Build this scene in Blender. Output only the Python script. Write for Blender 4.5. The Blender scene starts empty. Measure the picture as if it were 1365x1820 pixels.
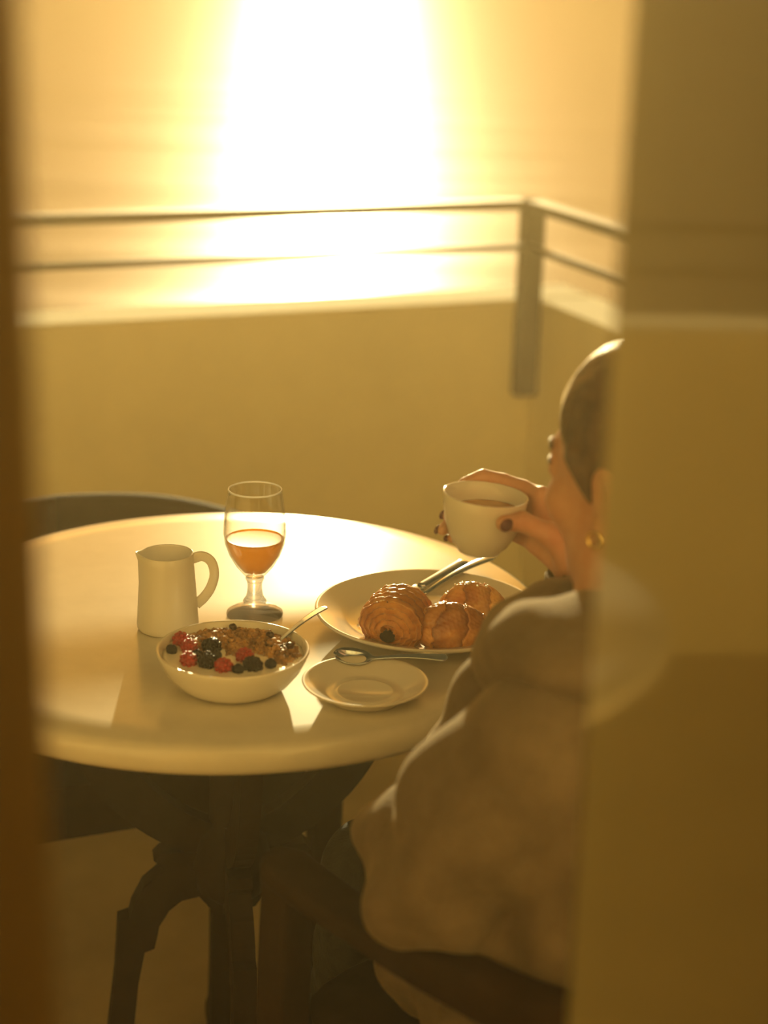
import bpy, math, random
import numpy as np
from mathutils import Vector, Matrix

random.seed(7)
rng = np.random.default_rng(7)
scene = bpy.context.scene
COL = scene.collection

# ------------------------------------------------------------------ camera
CAM_Z = 1.55
PITCH, ROLL = math.radians(17.885), math.radians(1.507)
fw = Vector((0, math.cos(PITCH), -math.sin(PITCH)))
up0 = Vector((0, math.sin(PITCH), math.cos(PITCH)))
rt0 = Vector((1, 0, 0))
rt = rt0 * math.cos(ROLL) + up0 * math.sin(ROLL)
up = up0 * math.cos(ROLL) - rt0 * math.sin(ROLL)
cam_data = bpy.data.cameras.new('camera')
cam = bpy.data.objects.new('camera', cam_data)
COL.objects.link(cam)
cam.matrix_world = Matrix(((rt.x, up.x, -fw.x, 0), (rt.y, up.y, -fw.y, 0), (rt.z, up.z, -fw.z, CAM_Z), (0, 0, 0, 1)))
cam_data.sensor_fit = 'VERTICAL'
cam_data.sensor_height = 36.0
cam_data.sensor_width = 27.0
cam_data.lens = 3100 / 1820 * 36.0
cam_data.clip_start = 0.02
cam_data.clip_end = 20000
cam_data.dof.use_dof = True
cam_data.dof.focus_distance = 2.10
cam_data.dof.aperture_fstop = 2.3
scene.camera = cam

# ------------------------------------------------------------------ light
SUN_EL, SUN_AZ = math.radians(8.0), math.radians(-2.1)
to_sun = Vector((math.sin(SUN_AZ) * math.cos(SUN_EL), math.cos(SUN_AZ) * math.cos(SUN_EL), math.sin(SUN_EL)))
sun_data = bpy.data.lights.new('sun', 'SUN')
sun_data.energy = 7.0
sun_data.color = (1.0, 0.81, 0.39)
sun_data.angle = math.radians(0.6)
sun = bpy.data.objects.new('sun', sun_data)
COL.objects.link(sun)
sun.rotation_euler = to_sun.to_track_quat('Z', 'Y').to_euler()
sun.location = (0, 8, 6)

world = bpy.data.worlds.new('world')
scene.world = world
world.use_nodes = True
wn = world.node_tree
wn.nodes.clear()
w_out = wn.nodes.new('ShaderNodeOutputWorld')
w_bg = wn.nodes.new('ShaderNodeBackground')
w_sky = wn.nodes.new('ShaderNodeTexSky')
w_sky.sky_type = 'NISHITA'
w_sky.sun_disc = False
w_sky.sun_elevation = SUN_EL
w_sky.sun_rotation = SUN_AZ
w_sky.dust_density = 6.0
w_sky.air_density = 1.0
w_sky.ozone_density = 0.5
w_tint = wn.nodes.new('ShaderNodeMix')
w_tint.data_type = 'RGBA'
w_tint.blend_type = 'MULTIPLY'
w_tint.inputs['Factor'].default_value = 1.0
w_tint.inputs[7].default_value = (1.0, 0.60, 0.15, 1)
wn.links.new(w_sky.outputs[0], w_tint.inputs[6])
wn.links.new(w_tint.outputs[2], w_bg.inputs[0])
w_bg.inputs[1].default_value = 0.066
wn.links.new(w_bg.outputs[0], w_out.inputs[0])

scene.view_settings.view_transform = 'Standard'
scene.view_settings.look = 'None'
scene.view_settings.gamma = 1.0
scene.view_settings.exposure = 0.0
scene.view_settings.use_curve_mapping = False
cy = scene.cycles
cy.max_bounces = 12
cy.transmission_bounces = 12
cy.transparent_max_bounces = 24
cy.volume_bounces = 0
cy.sample_clamp_indirect = 4.0
cy.caustics_reflective = False
cy.caustics_refractive = False
cy.blur_glossy = 0.5

# ------------------------------------------------------------------ materials
def new_mat(name, col, rough=0.5, metal=0.0, spec=0.5, var=0.0, scale=20.0, col2=None, bump=0.0, bscale=60.0, coat=0.0, sss=0.0, transl=0.0):
    m = bpy.data.materials.new(name)
    m.use_nodes = True
    nt = m.node_tree
    b = nt.nodes['Principled BSDF']
    b.inputs['Base Color'].default_value = (*col, 1)
    b.inputs['Roughness'].default_value = rough
    b.inputs['Metallic'].default_value = metal
    b.inputs['Specular IOR Level'].default_value = spec
    if coat:
        b.inputs['Coat Weight'].default_value = coat
        b.inputs['Coat Roughness'].default_value = 0.12
    if sss:
        b.inputs['Subsurface Weight'].default_value = sss
        b.inputs['Subsurface Radius'].default_value = (0.01, 0.005, 0.003)
        b.inputs['Subsurface Scale'].default_value = 1.0
    tc = nt.nodes.new('ShaderNodeTexCoord')
    if col2 is not None or var:
        n = nt.nodes.new('ShaderNodeTexNoise')
        n.inputs['Scale'].default_value = scale
        n.inputs['Detail'].default_value = 5
        n.inputs['Roughness'].default_value = 0.6
        nt.links.new(tc.outputs['Object'], n.inputs['Vector'])
        r = nt.nodes.new('ShaderNodeValToRGB')
        c2 = col2 if col2 is not None else tuple(max(0, c * (1 - var)) for c in col)
        r.color_ramp.elements[0].color = (*c2, 1)
        r.color_ramp.elements[1].color = (*col, 1)
        r.color_ramp.elements[0].position = 0.35
        r.color_ramp.elements[1].position = 0.65
        nt.links.new(n.outputs['Fac'], r.inputs['Fac'])
        nt.links.new(r.outputs['Color'], b.inputs['Base Color'])
    if bump:
        n2 = nt.nodes.new('ShaderNodeTexNoise')
        n2.inputs['Scale'].default_value = bscale
        n2.inputs['Detail'].default_value = 4
        nt.links.new(tc.outputs['Object'], n2.inputs['Vector'])
        bp = nt.nodes.new('ShaderNodeBump')
        bp.inputs['Strength'].default_value = 1.0
        bp.inputs['Distance'].default_value = bump
        nt.links.new(n2.outputs['Fac'], bp.inputs['Height'])
        nt.links.new(bp.outputs['Normal'], b.inputs['Normal'])
    if transl:
        t = nt.nodes.new('ShaderNodeBsdfTranslucent')
        t.inputs['Color'].default_value = (*col, 1)
        mx = nt.nodes.new('ShaderNodeMixShader')
        mx.inputs[0].default_value = transl
        nt.links.new(b.outputs[0], mx.inputs[1])
        nt.links.new(t.outputs[0], mx.inputs[2])
        nt.links.new(mx.outputs[0], nt.nodes['Material Output'].inputs['Surface'])
    return m

M = {}
M['plaster'] = new_mat('plaster', (0.88, 0.77, 0.45), 0.85, var=0.12, scale=3.0, bump=0.002, bscale=40)
M['facade'] = new_mat('facade_plaster', (0.80, 0.64, 0.33), 0.9, var=0.1, scale=2.0)
M['room'] = new_mat('room_plaster', (0.70, 0.56, 0.34), 0.9, var=0.05, scale=2.0)
M['floor'] = new_mat('floor_stone', (0.50, 0.38, 0.21), 0.45, var=0.18, scale=5.0, bump=0.001, bscale=30)
M['rail'] = new_mat('rail_paint', (0.10, 0.07, 0.04), 0.5, var=0.1, scale=10)
M['door_gloss'] = new_mat('door_gloss_paint', (0.62, 0.56, 0.28), 0.06, spec=1.0, var=0.05, scale=2.0)
M['door_gloss'].node_tree.nodes['Principled BSDF'].inputs['IOR'].default_value = 2.4
M['door_wood'] = new_mat('door_brown_paint', (0.78, 0.52, 0.18), 0.5, var=0.15, scale=3.0)
M['brass'] = new_mat('brass', (0.75, 0.55, 0.25), 0.3, metal=1.0, var=0.05)
M['table'] = new_mat('table_stone', (0.72, 0.67, 0.56), 0.19, spec=0.5, var=0.12, scale=9.0)
M['iron'] = new_mat('table_base_wood', (0.026, 0.014, 0.006), 0.7, spec=0.15, var=0.3, scale=30, bump=0.0006, bscale=90)
M['chair'] = new_mat('chair_wood', (0.035, 0.018, 0.007), 0.85, spec=0.06, var=0.3, scale=25, bump=0.0004, bscale=80)
M['porcelain'] = new_mat('porcelain', (0.80, 0.76, 0.69), 0.16, spec=0.5, var=0.02, scale=6.0, coat=0.3)
M['porcelain_thin'] = new_mat('porcelain_thin', (0.80, 0.76, 0.68), 0.16, spec=0.5, var=0.02, scale=6.0, transl=0.10)
M['steel'] = new_mat('steel', (0.52, 0.60, 0.74), 0.14, metal=1.0, var=0.05, scale=40)
M['yogurt'] = new_mat('yogurt', (0.86, 0.80, 0.70), 0.3, var=0.03, scale=40, bump=0.0008, bscale=60)
M['granola'] = new_mat('granola', (0.66, 0.36, 0.13), 0.5, col2=(0.13, 0.05, 0.015), scale=75, bump=0.0008, bscale=300)
M['raspberry'] = new_mat('raspberry', (0.50, 0.03, 0.02), 0.35, col2=(0.30, 0.01, 0.01), scale=90)
M['blackberry'] = new_mat('blackberry', (0.012, 0.005, 0.007), 0.12, spec=0.14, col2=(0.01, 0.006, 0.01), scale=90)
M['blueberry'] = new_mat('blueberry', (0.016, 0.012, 0.015), 0.25, spec=0.12, col2=(0.02, 0.018, 0.03), scale=60)
M['raisin'] = new_mat('raisin', (0.06, 0.02, 0.01), 0.3, col2=(0.02, 0.008, 0.005), scale=120, bump=0.001, bscale=200)
M['juice'] = new_mat('juice', (1.0, 0.60, 0.07), 0.35, spec=0.2, var=0.03, scale=30, transl=0.65)
M['coffee'] = new_mat('coffee', (0.52, 0.26, 0.07), 0.25, col2=(0.36, 0.15, 0.03), scale=50)
M['chocolate'] = new_mat('chocolate', (0.022, 0.008, 0.003), 0.6, spec=0.1, var=0.2, scale=100)
M['skin'] = new_mat('skin', (0.62, 0.34, 0.20), 0.5, col2=(0.55, 0.27, 0.15), scale=30, sss=0.15)
M['hair'] = new_mat('hair', (0.12, 0.07, 0.03), 0.45, col2=(0.06, 0.035, 0.015), scale=60, bump=0.002, bscale=160)
hb_ = M['hair'].node_tree.nodes['Principled BSDF']
hb_.inputs['Sheen Weight'].default_value = 0.8
hb_.inputs['Sheen Roughness'].default_value = 0.25
hb_.inputs['Sheen Tint'].default_value = (1.0, 0.8, 0.5, 1)
M['coat'] = new_mat('coat_wool', (0.17, 0.12, 0.07), 0.95, col2=(0.13, 0.09, 0.05), scale=25, bump=0.0015, bscale=220)
M['coat'].node_tree.nodes['Principled BSDF'].inputs['Sheen Weight'].default_value = 0.22
M['coat'].node_tree.nodes['Principled BSDF'].inputs['Sheen Roughness'].default_value = 0.4
M['coat'].node_tree.nodes['Principled BSDF'].inputs['Sheen Tint'].default_value = (1.0, 0.78, 0.42, 1)
M['jeans'] = new_mat('jeans_denim', (0.022, 0.019, 0.011), 0.9, col2=(0.012, 0.010, 0.006), scale=60, bump=0.001, bscale=300)
M['boot'] = new_mat('boot_leather', (0.10, 0.06, 0.03), 0.6, col2=(0.05, 0.03, 0.015), scale=40)
M['fleece'] = new_mat('fleece', (0.35, 0.26, 0.16), 0.95, col2=(0.18, 0.12, 0.07), scale=90, bump=0.006, bscale=120)
M['nail'] = new_mat('nail_polish', (0.10, 0.012, 0.015), 0.12, coat=0.5, var=0.05)
M['eye_white'] = new_mat('eye_white', (0.75, 0.70, 0.62), 0.15, var=0.03)
M['iris'] = new_mat('iris', (0.05, 0.025, 0.01), 0.1, var=0.2, scale=200)
M['gold'] = new_mat('gold', (0.95, 0.68, 0.25), 0.2, metal=1.0, var=0.03)

# croissant crust: brown with paler creases
def crust_mat(name, light, dark):
    m = new_mat(name, light, 0.34, spec=0.6, col2=dark, scale=34, bump=0.0012, bscale=110)
    nt = m.node_tree
    b = nt.nodes['Principled BSDF']
    b.inputs['Subsurface Weight'].default_value = 0.2
    b.inputs['Subsurface Radius'].default_value = (0.008, 0.004, 0.0015)
    b.inputs['Subsurface Scale'].default_value = 1.0
    src = b.inputs['Base Color'].links[0].from_socket
    at = nt.nodes.new('ShaderNodeAttribute')
    at.attribute_name = 'toast'
    mr = nt.nodes.new('ShaderNodeValToRGB')
    mr.color_ramp.elements[0].color = (1.25, 1.35, 1.6, 1)
    mr.color_ramp.elements[1].color = (0.45, 0.32, 0.25, 1)
    mr.color_ramp.elements[0].position = 0.1
    mm = nt.nodes.new('ShaderNodeMix')
    mm.data_type = 'RGBA'
    mm.blend_type = 'MULTIPLY'
    mm.inputs['Factor'].default_value = 1.0
    nt.links.new(at.outputs['Fac'], mr.inputs['Fac'])
    nt.links.new(src, mm.inputs[6])
    nt.links.new(mr.outputs[0], mm.inputs[7])
    nt.links.new(mm.outputs[2], b.inputs['Base Color'])
    return m
M['crust'] = crust_mat('croissant_crust', (0.72, 0.33, 0.07), (0.42, 0.13, 0.02))
M['crust2'] = crust_mat('croissant_crust_pale', (0.85, 0.48, 0.12), (0.55, 0.20, 0.03))
M['sugar'] = new_mat('sugar', (0.9, 0.85, 0.72), 0.3, var=0.05)

def glass_mat(name):
    m = bpy.data.materials.new(name)
    m.use_nodes = True
    nt = m.node_tree
    nt.nodes.clear()
    o = nt.nodes.new('ShaderNodeOutputMaterial')
    t = nt.nodes.new('ShaderNodeBsdfTransparent')
    t.inputs[0].default_value = (0.97, 0.97, 0.95, 1)
    g = nt.nodes.new('ShaderNodeBsdfGlossy')
    g.inputs['Roughness'].default_value = 0.03
    lw = nt.nodes.new('ShaderNodeLayerWeight')
    pw = nt.nodes.new('ShaderNodeMath')
    pw.operation = 'POWER'
    pw.inputs[1].default_value = 2.6
    ma = nt.nodes.new('ShaderNodeMath')
    ma.operation = 'MULTIPLY_ADD'
    ma.inputs[1].default_value = 0.85
    ma.inputs[2].default_value = 0.035
    nt.links.new(lw.outputs['Facing'], pw.inputs[0])
    nt.links.new(pw.outputs[0], ma.inputs[0])
    mx = nt.nodes.new('ShaderNodeMixShader')
    nt.links.new(ma.outputs[0], mx.inputs[0])
    nt.links.new(t.outputs[0], mx.inputs[1])
    nt.links.new(g.outputs[0], mx.inputs[2])
    nt.links.new(mx.outputs[0], o.inputs[0])
    return m
M['glass_thin'] = glass_mat('goblet_glass')
def solid_glass(name):
    m = bpy.data.materials.new(name)
    m.use_nodes = True
    b = m.node_tree.nodes['Principled BSDF']
    b.inputs['Transmission Weight'].default_value = 1.0
    b.inputs['Roughness'].default_value = 0.03
    b.inputs['IOR'].default_value = 1.5
    b.inputs['Base Color'].default_value = (1, 0.99, 0.96, 1)
    nt = m.node_tree
    t = nt.nodes.new('ShaderNodeBsdfTransparent')
    mx = nt.nodes.new('ShaderNodeMixShader')
    mx.inputs[0].default_value = 0.55
    nt.links.new(t.outputs[0], mx.inputs[1])
    nt.links.new(b.outputs[0], mx.inputs[2])
    nt.links.new(mx.outputs[0], nt.nodes['Material Output'].inputs['Surface'])
    return m
M['glass_solid'] = solid_glass('stem_glass')
M['glass_rim_lit'] = new_mat('rim_glass_lit', (0.9, 0.88, 0.82), 0.08, spec=1.0, var=0.02, transl=0.5)  # whitened and translucent, so the sunlit glint is in the rim's colour

def sea_mat():
    m = bpy.data.materials.new('sea_water')
    m.use_nodes = True
    nt = m.node_tree
    nt.nodes.clear()
    o = nt.nodes.new('ShaderNodeOutputMaterial')
    df = nt.nodes.new('ShaderNodeBsdfDiffuse')
    df.inputs[0].default_value = (0.10, 0.075, 0.035, 1)
    gl_ = nt.nodes.new('ShaderNodeBsdfGlossy')
    gl_.inputs['Roughness'].default_value = 0.35
    gl_.inputs[0].default_value = (0.9, 0.9, 0.9, 1)
    mx = nt.nodes.new('ShaderNodeMixShader')
    mx.inputs[0].default_value = 0.21
    tc = nt.nodes.new('ShaderNodeTexCoord')
    mp = nt.nodes.new('ShaderNodeMapping')
    mp.inputs['Scale'].default_value = (0.012, 0.11, 1)
    n = nt.nodes.new('ShaderNodeTexNoise')
    n.inputs['Scale'].default_value = 1.0
    n.inputs['Detail'].default_value = 3
    bp = nt.nodes.new('ShaderNodeBump')
    bp.inputs['Distance'].default_value = 0.9
    nt.links.new(tc.outputs['Object'], mp.inputs[0])
    nt.links.new(mp.outputs[0], n.inputs['Vector'])
    nt.links.new(n.outputs['Fac'], bp.inputs['Height'])
    nt.links.new(bp.outputs[0], gl_.inputs['Normal'])
    nt.links.new(df.outputs[0], mx.inputs[1])
    nt.links.new(gl_.outputs[0], mx.inputs[2])
    nt.links.new(mx.outputs[0], o.inputs[0])
    return m
M['sea'] = sea_mat()

# ------------------------------------------------------------------ mesh helpers
def mesh_of(name, V, F, smooth=True):
    me = bpy.data.meshes.new(name)
    V = np.asarray(V, dtype=np.float64)
    me.from_pydata([tuple(v) for v in V], [], [tuple(int(i) for i in f) for f in F])
    me.validate()
    me.update()
    if smooth:
        me.polygons.foreach_set('use_smooth', [True] * len(me.polygons))
    return me

def obj(name, V, F, mat, parent=None, origin=None, smooth=True, local=False):
    """one mesh object; V in world coordinates (or in the parent's frame when local)"""
    V = np.asarray(V, dtype=np.float64)
    if parent is not None:
        base = np.zeros(3) if local else world_loc(parent)
        V = V - base
        loc = (0, 0, 0)
    else:
        if origin is None:
            mn, mx = V.min(0), V.max(0)
            origin = ((mn[0] + mx[0]) / 2, (mn[1] + mx[1]) / 2, mn[2])
        V = V - np.array(origin)
        loc = origin
    me = mesh_of(name, V, F, smooth)
    me.materials.append(M[mat])
    o = bpy.data.objects.new(name, me)
    o.location = loc
    COL.objects.link(o)
    if parent is not None:
        o.parent = parent
    return o

def world_loc(o):
    v = np.zeros(3)
    while o is not None:
        v = v + np.array(o.location)
        o = o.parent
    return v

def tag(o, label, cat, group=None):
    o['label'] = label
    o['category'] = cat
    if group:
        o['group'] = group
    return o

def thing(name, loc, label, cat, group=None, rz=0.0):
    o = bpy.data.objects.new(name, None)
    o.empty_display_size = 0.05
    o.location = loc
    o.rotation_euler = (0, 0, rz)
    COL.objects.link(o)
    return tag(o, label, cat, group)

def struct(o):
    o['kind'] = 'structure'
    return o

def sharp(o, angle=35):
    o.data.set_sharp_from_angle(angle=math.radians(angle))
    return o

def box_vf(lo, hi, bev=0.0):
    x0, y0, z0 = lo
    x1, y1, z1 = hi
    if bev <= 0:
        V = [(x0, y0, z0), (x1, y0, z0), (x1, y1, z0), (x0, y1, z0), (x0, y0, z1), (x1, y0, z1), (x1, y1, z1), (x0, y1, z1)]
        F = [(3, 2, 1, 0), (4, 5, 6, 7), (0, 1, 5, 4), (1, 2, 6, 5), (2, 3, 7, 6), (3, 0, 4, 7)]
        return np.array(V, float), F
    c = np.array([(x0 + x1) / 2, (y0 + y1) / 2, (z0 + z1) / 2])
    hs = np.array([(x1 - x0) / 2, (y1 - y0) / 2, (z1 - z0) / 2])
    V, ids = [], {}
    for sx in (-1, 1):
        for sy in (-1, 1):
            for sz in (-1, 1):
                s = np.array([sx, sy, sz])
                for ax in range(3):
                    p = s * (hs - bev)
                    p[ax] = s[ax] * hs[ax]
                    ids[(sx, sy, sz, ax)] = len(V)
                    V.append(c + p)
    F = []
    for ax in range(3):
        a, b = (ax + 1) % 3, (ax + 2) % 3
        for s in (-1, 1):
            q = []
            for u, v in ((-1, -1), (1, -1), (1, 1), (-1, 1)):
                k = [0, 0, 0]
                k[ax], k[a], k[b] = s, u, v
                q.append(ids[(*k, ax)])
            F.append(q if s > 0 else q[::-1])
    for ax in range(3):          # edge strips: edge running along ax between faces a and b
        a, b = (ax + 1) % 3, (ax + 2) % 3
        for u in (-1, 1):
            for v in (-1, 1):
                k0, k1 = [0, 0, 0], [0, 0, 0]
                k0[ax], k0[a], k0[b] = -1, u, v
                k1[ax], k1[a], k1[b] = 1, u, v
                q = [ids[(*k0, a)], ids[(*k1, a)], ids[(*k1, b)], ids[(*k0, b)]]
                F.append(q if u * v < 0 else q[::-1])
    for sx in (-1, 1):
        for sy in (-1, 1):
            for sz in (-1, 1):
                q = [ids[(sx, sy, sz, i)] for i in range(3)]
                F.append(q if sx * sy * sz > 0 else q[::-1])
    return np.array(V), F

def merge(parts):
    V, F, n = [], [], 0
    for v, f in parts:
        v = np.asarray(v, float)
        V.append(v)
        F += [tuple(i + n for i in q) for q in f]
        n += len(v)
    return np.concatenate(V), F

def obox(center, ux, uy, size, bev=0.0):
    """box oriented by horizontal axes ux, uy (unit, 2D) about its centre"""
    sx, sy, sz = size
    V, F = box_vf((-sx / 2, -sy / 2, -sz / 2), (sx / 2, sy / 2, sz / 2), bev)
    W = np.zeros_like(V)
    W[:, 0] = center[0] + V[:, 0] * ux[0] + V[:, 1] * uy[0]
    W[:, 1] = center[1] + V[:, 0] * ux[1] + V[:, 1] * uy[1]
    W[:, 2] = center[2] + V[:, 2]
    if ux[0] * uy[1] - ux[1] * uy[0] < 0:
        F = [q[::-1] for q in F]
    return W, F

def lathe(profile, center, n=64, close=False):
    """profile of (r, z) from bottom to top outside, optionally closed back inside"""
    V, F, rings = [], [], []
    for r, z in profile:
        if r < 1e-6:
            rings.append([len(V)])
            V.append((center[0], center[1], center[2] + z))
        else:
            ids = []
            for k in range(n):
                a = 2 * math.pi * k / n
                ids.append(len(V))
                V.append((center[0] + r * math.cos(a), center[1] + r * math.sin(a), center[2] + z))
            rings.append(ids)
    m = len(rings)
    for i in range(m if close else m - 1):
        A, B = rings[i], rings[(i + 1) % m]
        if len(A) == 1 and len(B) == 1:
            continue
        for k in range(n):
            k2 = (k + 1) % n
            if len(A) == 1:
                F.append((A[0], B[k2], B[k]))
            elif len(B) == 1:
                F.append((A[k], A[k2], B[0]))
            else:
                F.append((A[k], A[k2], B[k2], B[k]))
    return np.array(V), F

def smooth_curve(pts, n):
    """Catmull-Rom through points (any dimension)"""
    P = np.asarray(pts, float)
    P = np.vstack([2 * P[0] - P[1], P, 2 * P[-1] - P[-2]])
    out = []
    m = len(P) - 3
    for s in range(n + 1):
        u = s / n * m
        i = min(int(u), m - 1)
        t = u - i
        a, b, c, d = P[i], P[i + 1], P[i + 2], P[i + 3]
        out.append(0.5 * ((2 * b) + (-a + c) * t + (2 * a - 5 * b + 4 * c - d) * t * t + (-a + 3 * b - 3 * c + d) * t ** 3))
    return np.array(out)

def sweep(path, section, n=None, upv=(0, 0, 1), caps=True):
    """section(i, t) -> list of (u, v): u along side, v along up"""
    path = np.asarray(path, float)
    N = len(path)
    V, F = [], []
    upv = np.array(upv, float)
    m = None
    for i in range(N):
        d = path[min(i + 1, N - 1)] - path[max(i - 1, 0)]
        d /= np.linalg.norm(d)
        s = np.cross(d, upv)
        s /= np.linalg.norm(s)
        u = np.cross(s, d)
        sec = section(i, i / (N - 1))
        m = len(sec)
        for a, b in sec:
            V.append(path[i] + s * a + u * b)
    for i in range(N - 1):
        for k in range(m):
            k2 = (k + 1) % m
            F.append((i * m + k, (i + 1) * m + k, (i + 1) * m + k2, i * m + k2))
    if caps:
        F.append(tuple(range(m)))
        F.append(tuple(reversed(range((N - 1) * m, N * m))))
    return np.array(V), F

def ring_sec(rx, ry, n=12, p=2.0):
    out = []
    for k in range(n):
        a = 2 * math.pi * k / n
        c, s = math.cos(a), math.sin(a)
        out.append((rx * math.copysign(abs(c) ** (2 / p), c), ry * math.copysign(abs(s) ** (2 / p), s)))
    return out

def extrude_poly(poly, to3d, th):
    """poly of 2D points (CCW), to3d(p, off) -> 3D, thickness th"""
    n = len(poly)
    V = [to3d(p, -th / 2) for p in poly] + [to3d(p, th / 2) for p in poly]
    F = [tuple(range(n)), tuple(reversed(range(n, 2 * n)))]
    for k in range(n):
        k2 = (k + 1) % n
        F.append((k, n + k, n + k2, k2))
    return np.array(V), F

# ------------------------------------------------------------------ signed distance field modelling
class SDF:
    def __init__(self, lo, hi, h):
        self.lo = np.array(lo, np.float32)
        self.h = h
        self.n = np.ceil((np.array(hi) - np.array(lo)) / h).astype(int) + 1
        self.ax = [(self.lo[i] + h * np.arange(self.n[i])).astype(np.float32) for i in range(3)]
        self.D = np.full(tuple(self.n), 0.2, np.float32)
    def grid(self, lo, hi):
        sl = []
        for i in range(3):
            a = max(0, int(math.floor((lo[i] - self.lo[i]) / self.h)))
            b = min(int(self.n[i]), int(math.ceil((hi[i] - self.lo[i]) / self.h)) + 1)
            sl.append(slice(a, max(a, b)))
        return tuple(sl), (self.ax[0][sl[0]][:, None, None], self.ax[1][sl[1]][None, :, None], self.ax[2][sl[2]][None, None, :])
    def put(self, d, sl, k, cut=False):
        A = self.D[sl]
        if cut:
            if k > 0:
                h = np.clip(0.5 - 0.5 * (A + d) / k, 0, 1)
                self.D[sl] = A * (1 - h) - d * h + k * h * (1 - h)
            else:
                self.D[sl] = np.maximum(A, -d)
        elif k > 0:
            h = np.clip(0.5 + 0.5 * (d - A) / k, 0, 1)
            self.D[sl] = d * (1 - h) + A * h - k * h * (1 - h)
        else:
            self.D[sl] = np.minimum(A, d)
    def cap(self, a, b, ra, rb, k=0.0, cut=False):
        a, b = np.array(a, float), np.array(b, float)
        r = max(ra, rb) + k + 4 * self.h
        sl, (X, Y, Z) = self.grid(np.minimum(a, b) - r, np.maximum(a, b) + r)
        ab = b - a
        L = max(float(ab @ ab), 1e-12)
        t = np.clip(((X - a[0]) * ab[0] + (Y - a[1]) * ab[1] + (Z - a[2]) * ab[2]) / L, 0, 1)
        d = np.sqrt((X - a[0] - ab[0] * t) ** 2 + (Y - a[1] - ab[1] * t) ** 2 + (Z - a[2] - ab[2] * t) ** 2) - (ra + (rb - ra) * t)
        self.put(d.astype(np.float32), sl, k, cut)
        return self
    def chain(self, pts, rads, k=0.0):
        for i in range(len(pts) - 1):
            self.cap(pts[i], pts[i + 1], rads[i], rads[i + 1], k)
        return self
    def ell(self, c, axes, radii, k=0.0, cut=False):
        """axes: 3x3 rows are unit directions"""
        c = np.array(c, float)
        R = np.array(axes, float)
        r = max(radii) + k + 4 * self.h
        sl, (X, Y, Z) = self.grid(c - r, c + r)
        dx, dy, dz = X - c[0], Y - c[1], Z - c[2]
        k0 = k1 = 0
        for i in range(3):
            q = dx * R[i][0] + dy * R[i][1] + dz * R[i][2]
            k0 = k0 + (q / radii[i]) ** 2
            k1 = k1 + (q / radii[i] ** 2) ** 2
        k0 = np.sqrt(k0)
        k1 = np.sqrt(k1)
        d = k0 * (k0 - 1) / np.maximum(k1, 1e-6)
        self.put(d.astype(np.float32), sl, k, cut)
        return self
    def torus(self, c, n, R, r1, r2, k=0.0):
        """ring in the plane normal n; r1 in-plane radius, r2 along n"""
        c, n = np.array(c, float), np.array(n, float)
        n = n / np.linalg.norm(n)
        r = R + max(r1, r2) + k + 4 * self.h
        sl, (X, Y, Z) = self.grid(c - r, c + r)
        dx, dy, dz = X - c[0], Y - c[1], Z - c[2]
        q = dx * n[0] + dy * n[1] + dz * n[2]
        rr = np.sqrt(np.maximum(dx * dx + dy * dy + dz * dz - q * q, 0)) - R
        e = np.sqrt((rr / r1) ** 2 + (q / r2) ** 2)
        self.put(((e - 1) * min(r1, r2)).astype(np.float32), sl, k)
        return self
    def clip(self, n, c, k=0.0):
        """keep n.p < c"""
        X, Y, Z = self.ax[0][:, None, None], self.ax[1][None, :, None], self.ax[2][None, None, :]
        d = (n[0] * X + n[1] * Y + n[2] * Z - c).astype(np.float32)
        if k > 0:
            h = np.clip(0.5 - 0.5 * (d - self.D) / k, 0, 1)
            self.D = d * (1 - h) + self.D * h + k * h * (1 - h)
        else:
            self.D = np.maximum(self.D, d)
        return self
    def mesh(self):
        D = self.D
        s = D < 0
        c = np.zeros(tuple(self.n - 1), np.int8)
        for i in (0, 1):
            for j in (0, 1):
                for k in (0, 1):
                    c += s[i:self.n[0] - 1 + i, j:self.n[1] - 1 + j, k:self.n[2] - 1 + k]
        m = (c > 0) & (c < 8)
        idx = np.full(m.shape, -1, np.int64)
        ijk = np.argwhere(m)
        idx[m] = np.arange(len(ijk))
        acc = np.zeros((len(ijk), 3))
        cnt = np.zeros(len(ijk))
        corners = [(i, j, k) for i in (0, 1) for j in (0, 1) for k in (0, 1)]
        for a in corners:
            for axn in range(3):
                if a[axn]:
                    continue
                b = list(a)
                b[axn] = 1
                va = D[ijk[:, 0] + a[0], ijk[:, 1] + a[1], ijk[:, 2] + a[2]]
                vb = D[ijk[:, 0] + b[0], ijk[:, 1] + b[1], ijk[:, 2] + b[2]]
                x = (va < 0) != (vb < 0)
                t = np.where(x, va / np.where(x, va - vb, 1), 0)
                p = np.tile(np.array(a, float), (len(ijk), 1))
                p[:, axn] += t
                acc[x] += p[x]
                cnt[x] += 1
        V = self.lo + self.h * (ijk + acc / np.maximum(cnt, 1)[:, None])
        F = []
        for axn in range(3):
            sl0 = [slice(None)] * 3
            sl1 = [slice(None)] * 3
            sl0[axn] = slice(0, -1)
            sl1[axn] = slice(1, None)
            diff = s[tuple(sl0)] != s[tuple(sl1)]
            e = np.argwhere(diff)
            u, v = (axn + 1) % 3, (axn + 2) % 3
            ok = (e[:, u] > 0) & (e[:, v] > 0) & (e[:, u] < self.n[u] - 1) & (e[:, v] < self.n[v] - 1)
            e = e[ok]
            def cell(du, dv):
                q = e.copy()
                q[:, u] -= du
                q[:, v] -= dv
                return idx[q[:, 0], q[:, 1], q[:, 2]]
            Q = np.stack([cell(0, 0), cell(1, 0), cell(1, 1), cell(0, 1)], 1)
            inside = s[e[:, 0], e[:, 1], e[:, 2]]
            Q[~inside] = Q[~inside][:, ::-1]
            F.append(Q)
        return V, np.concatenate(F)

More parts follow.
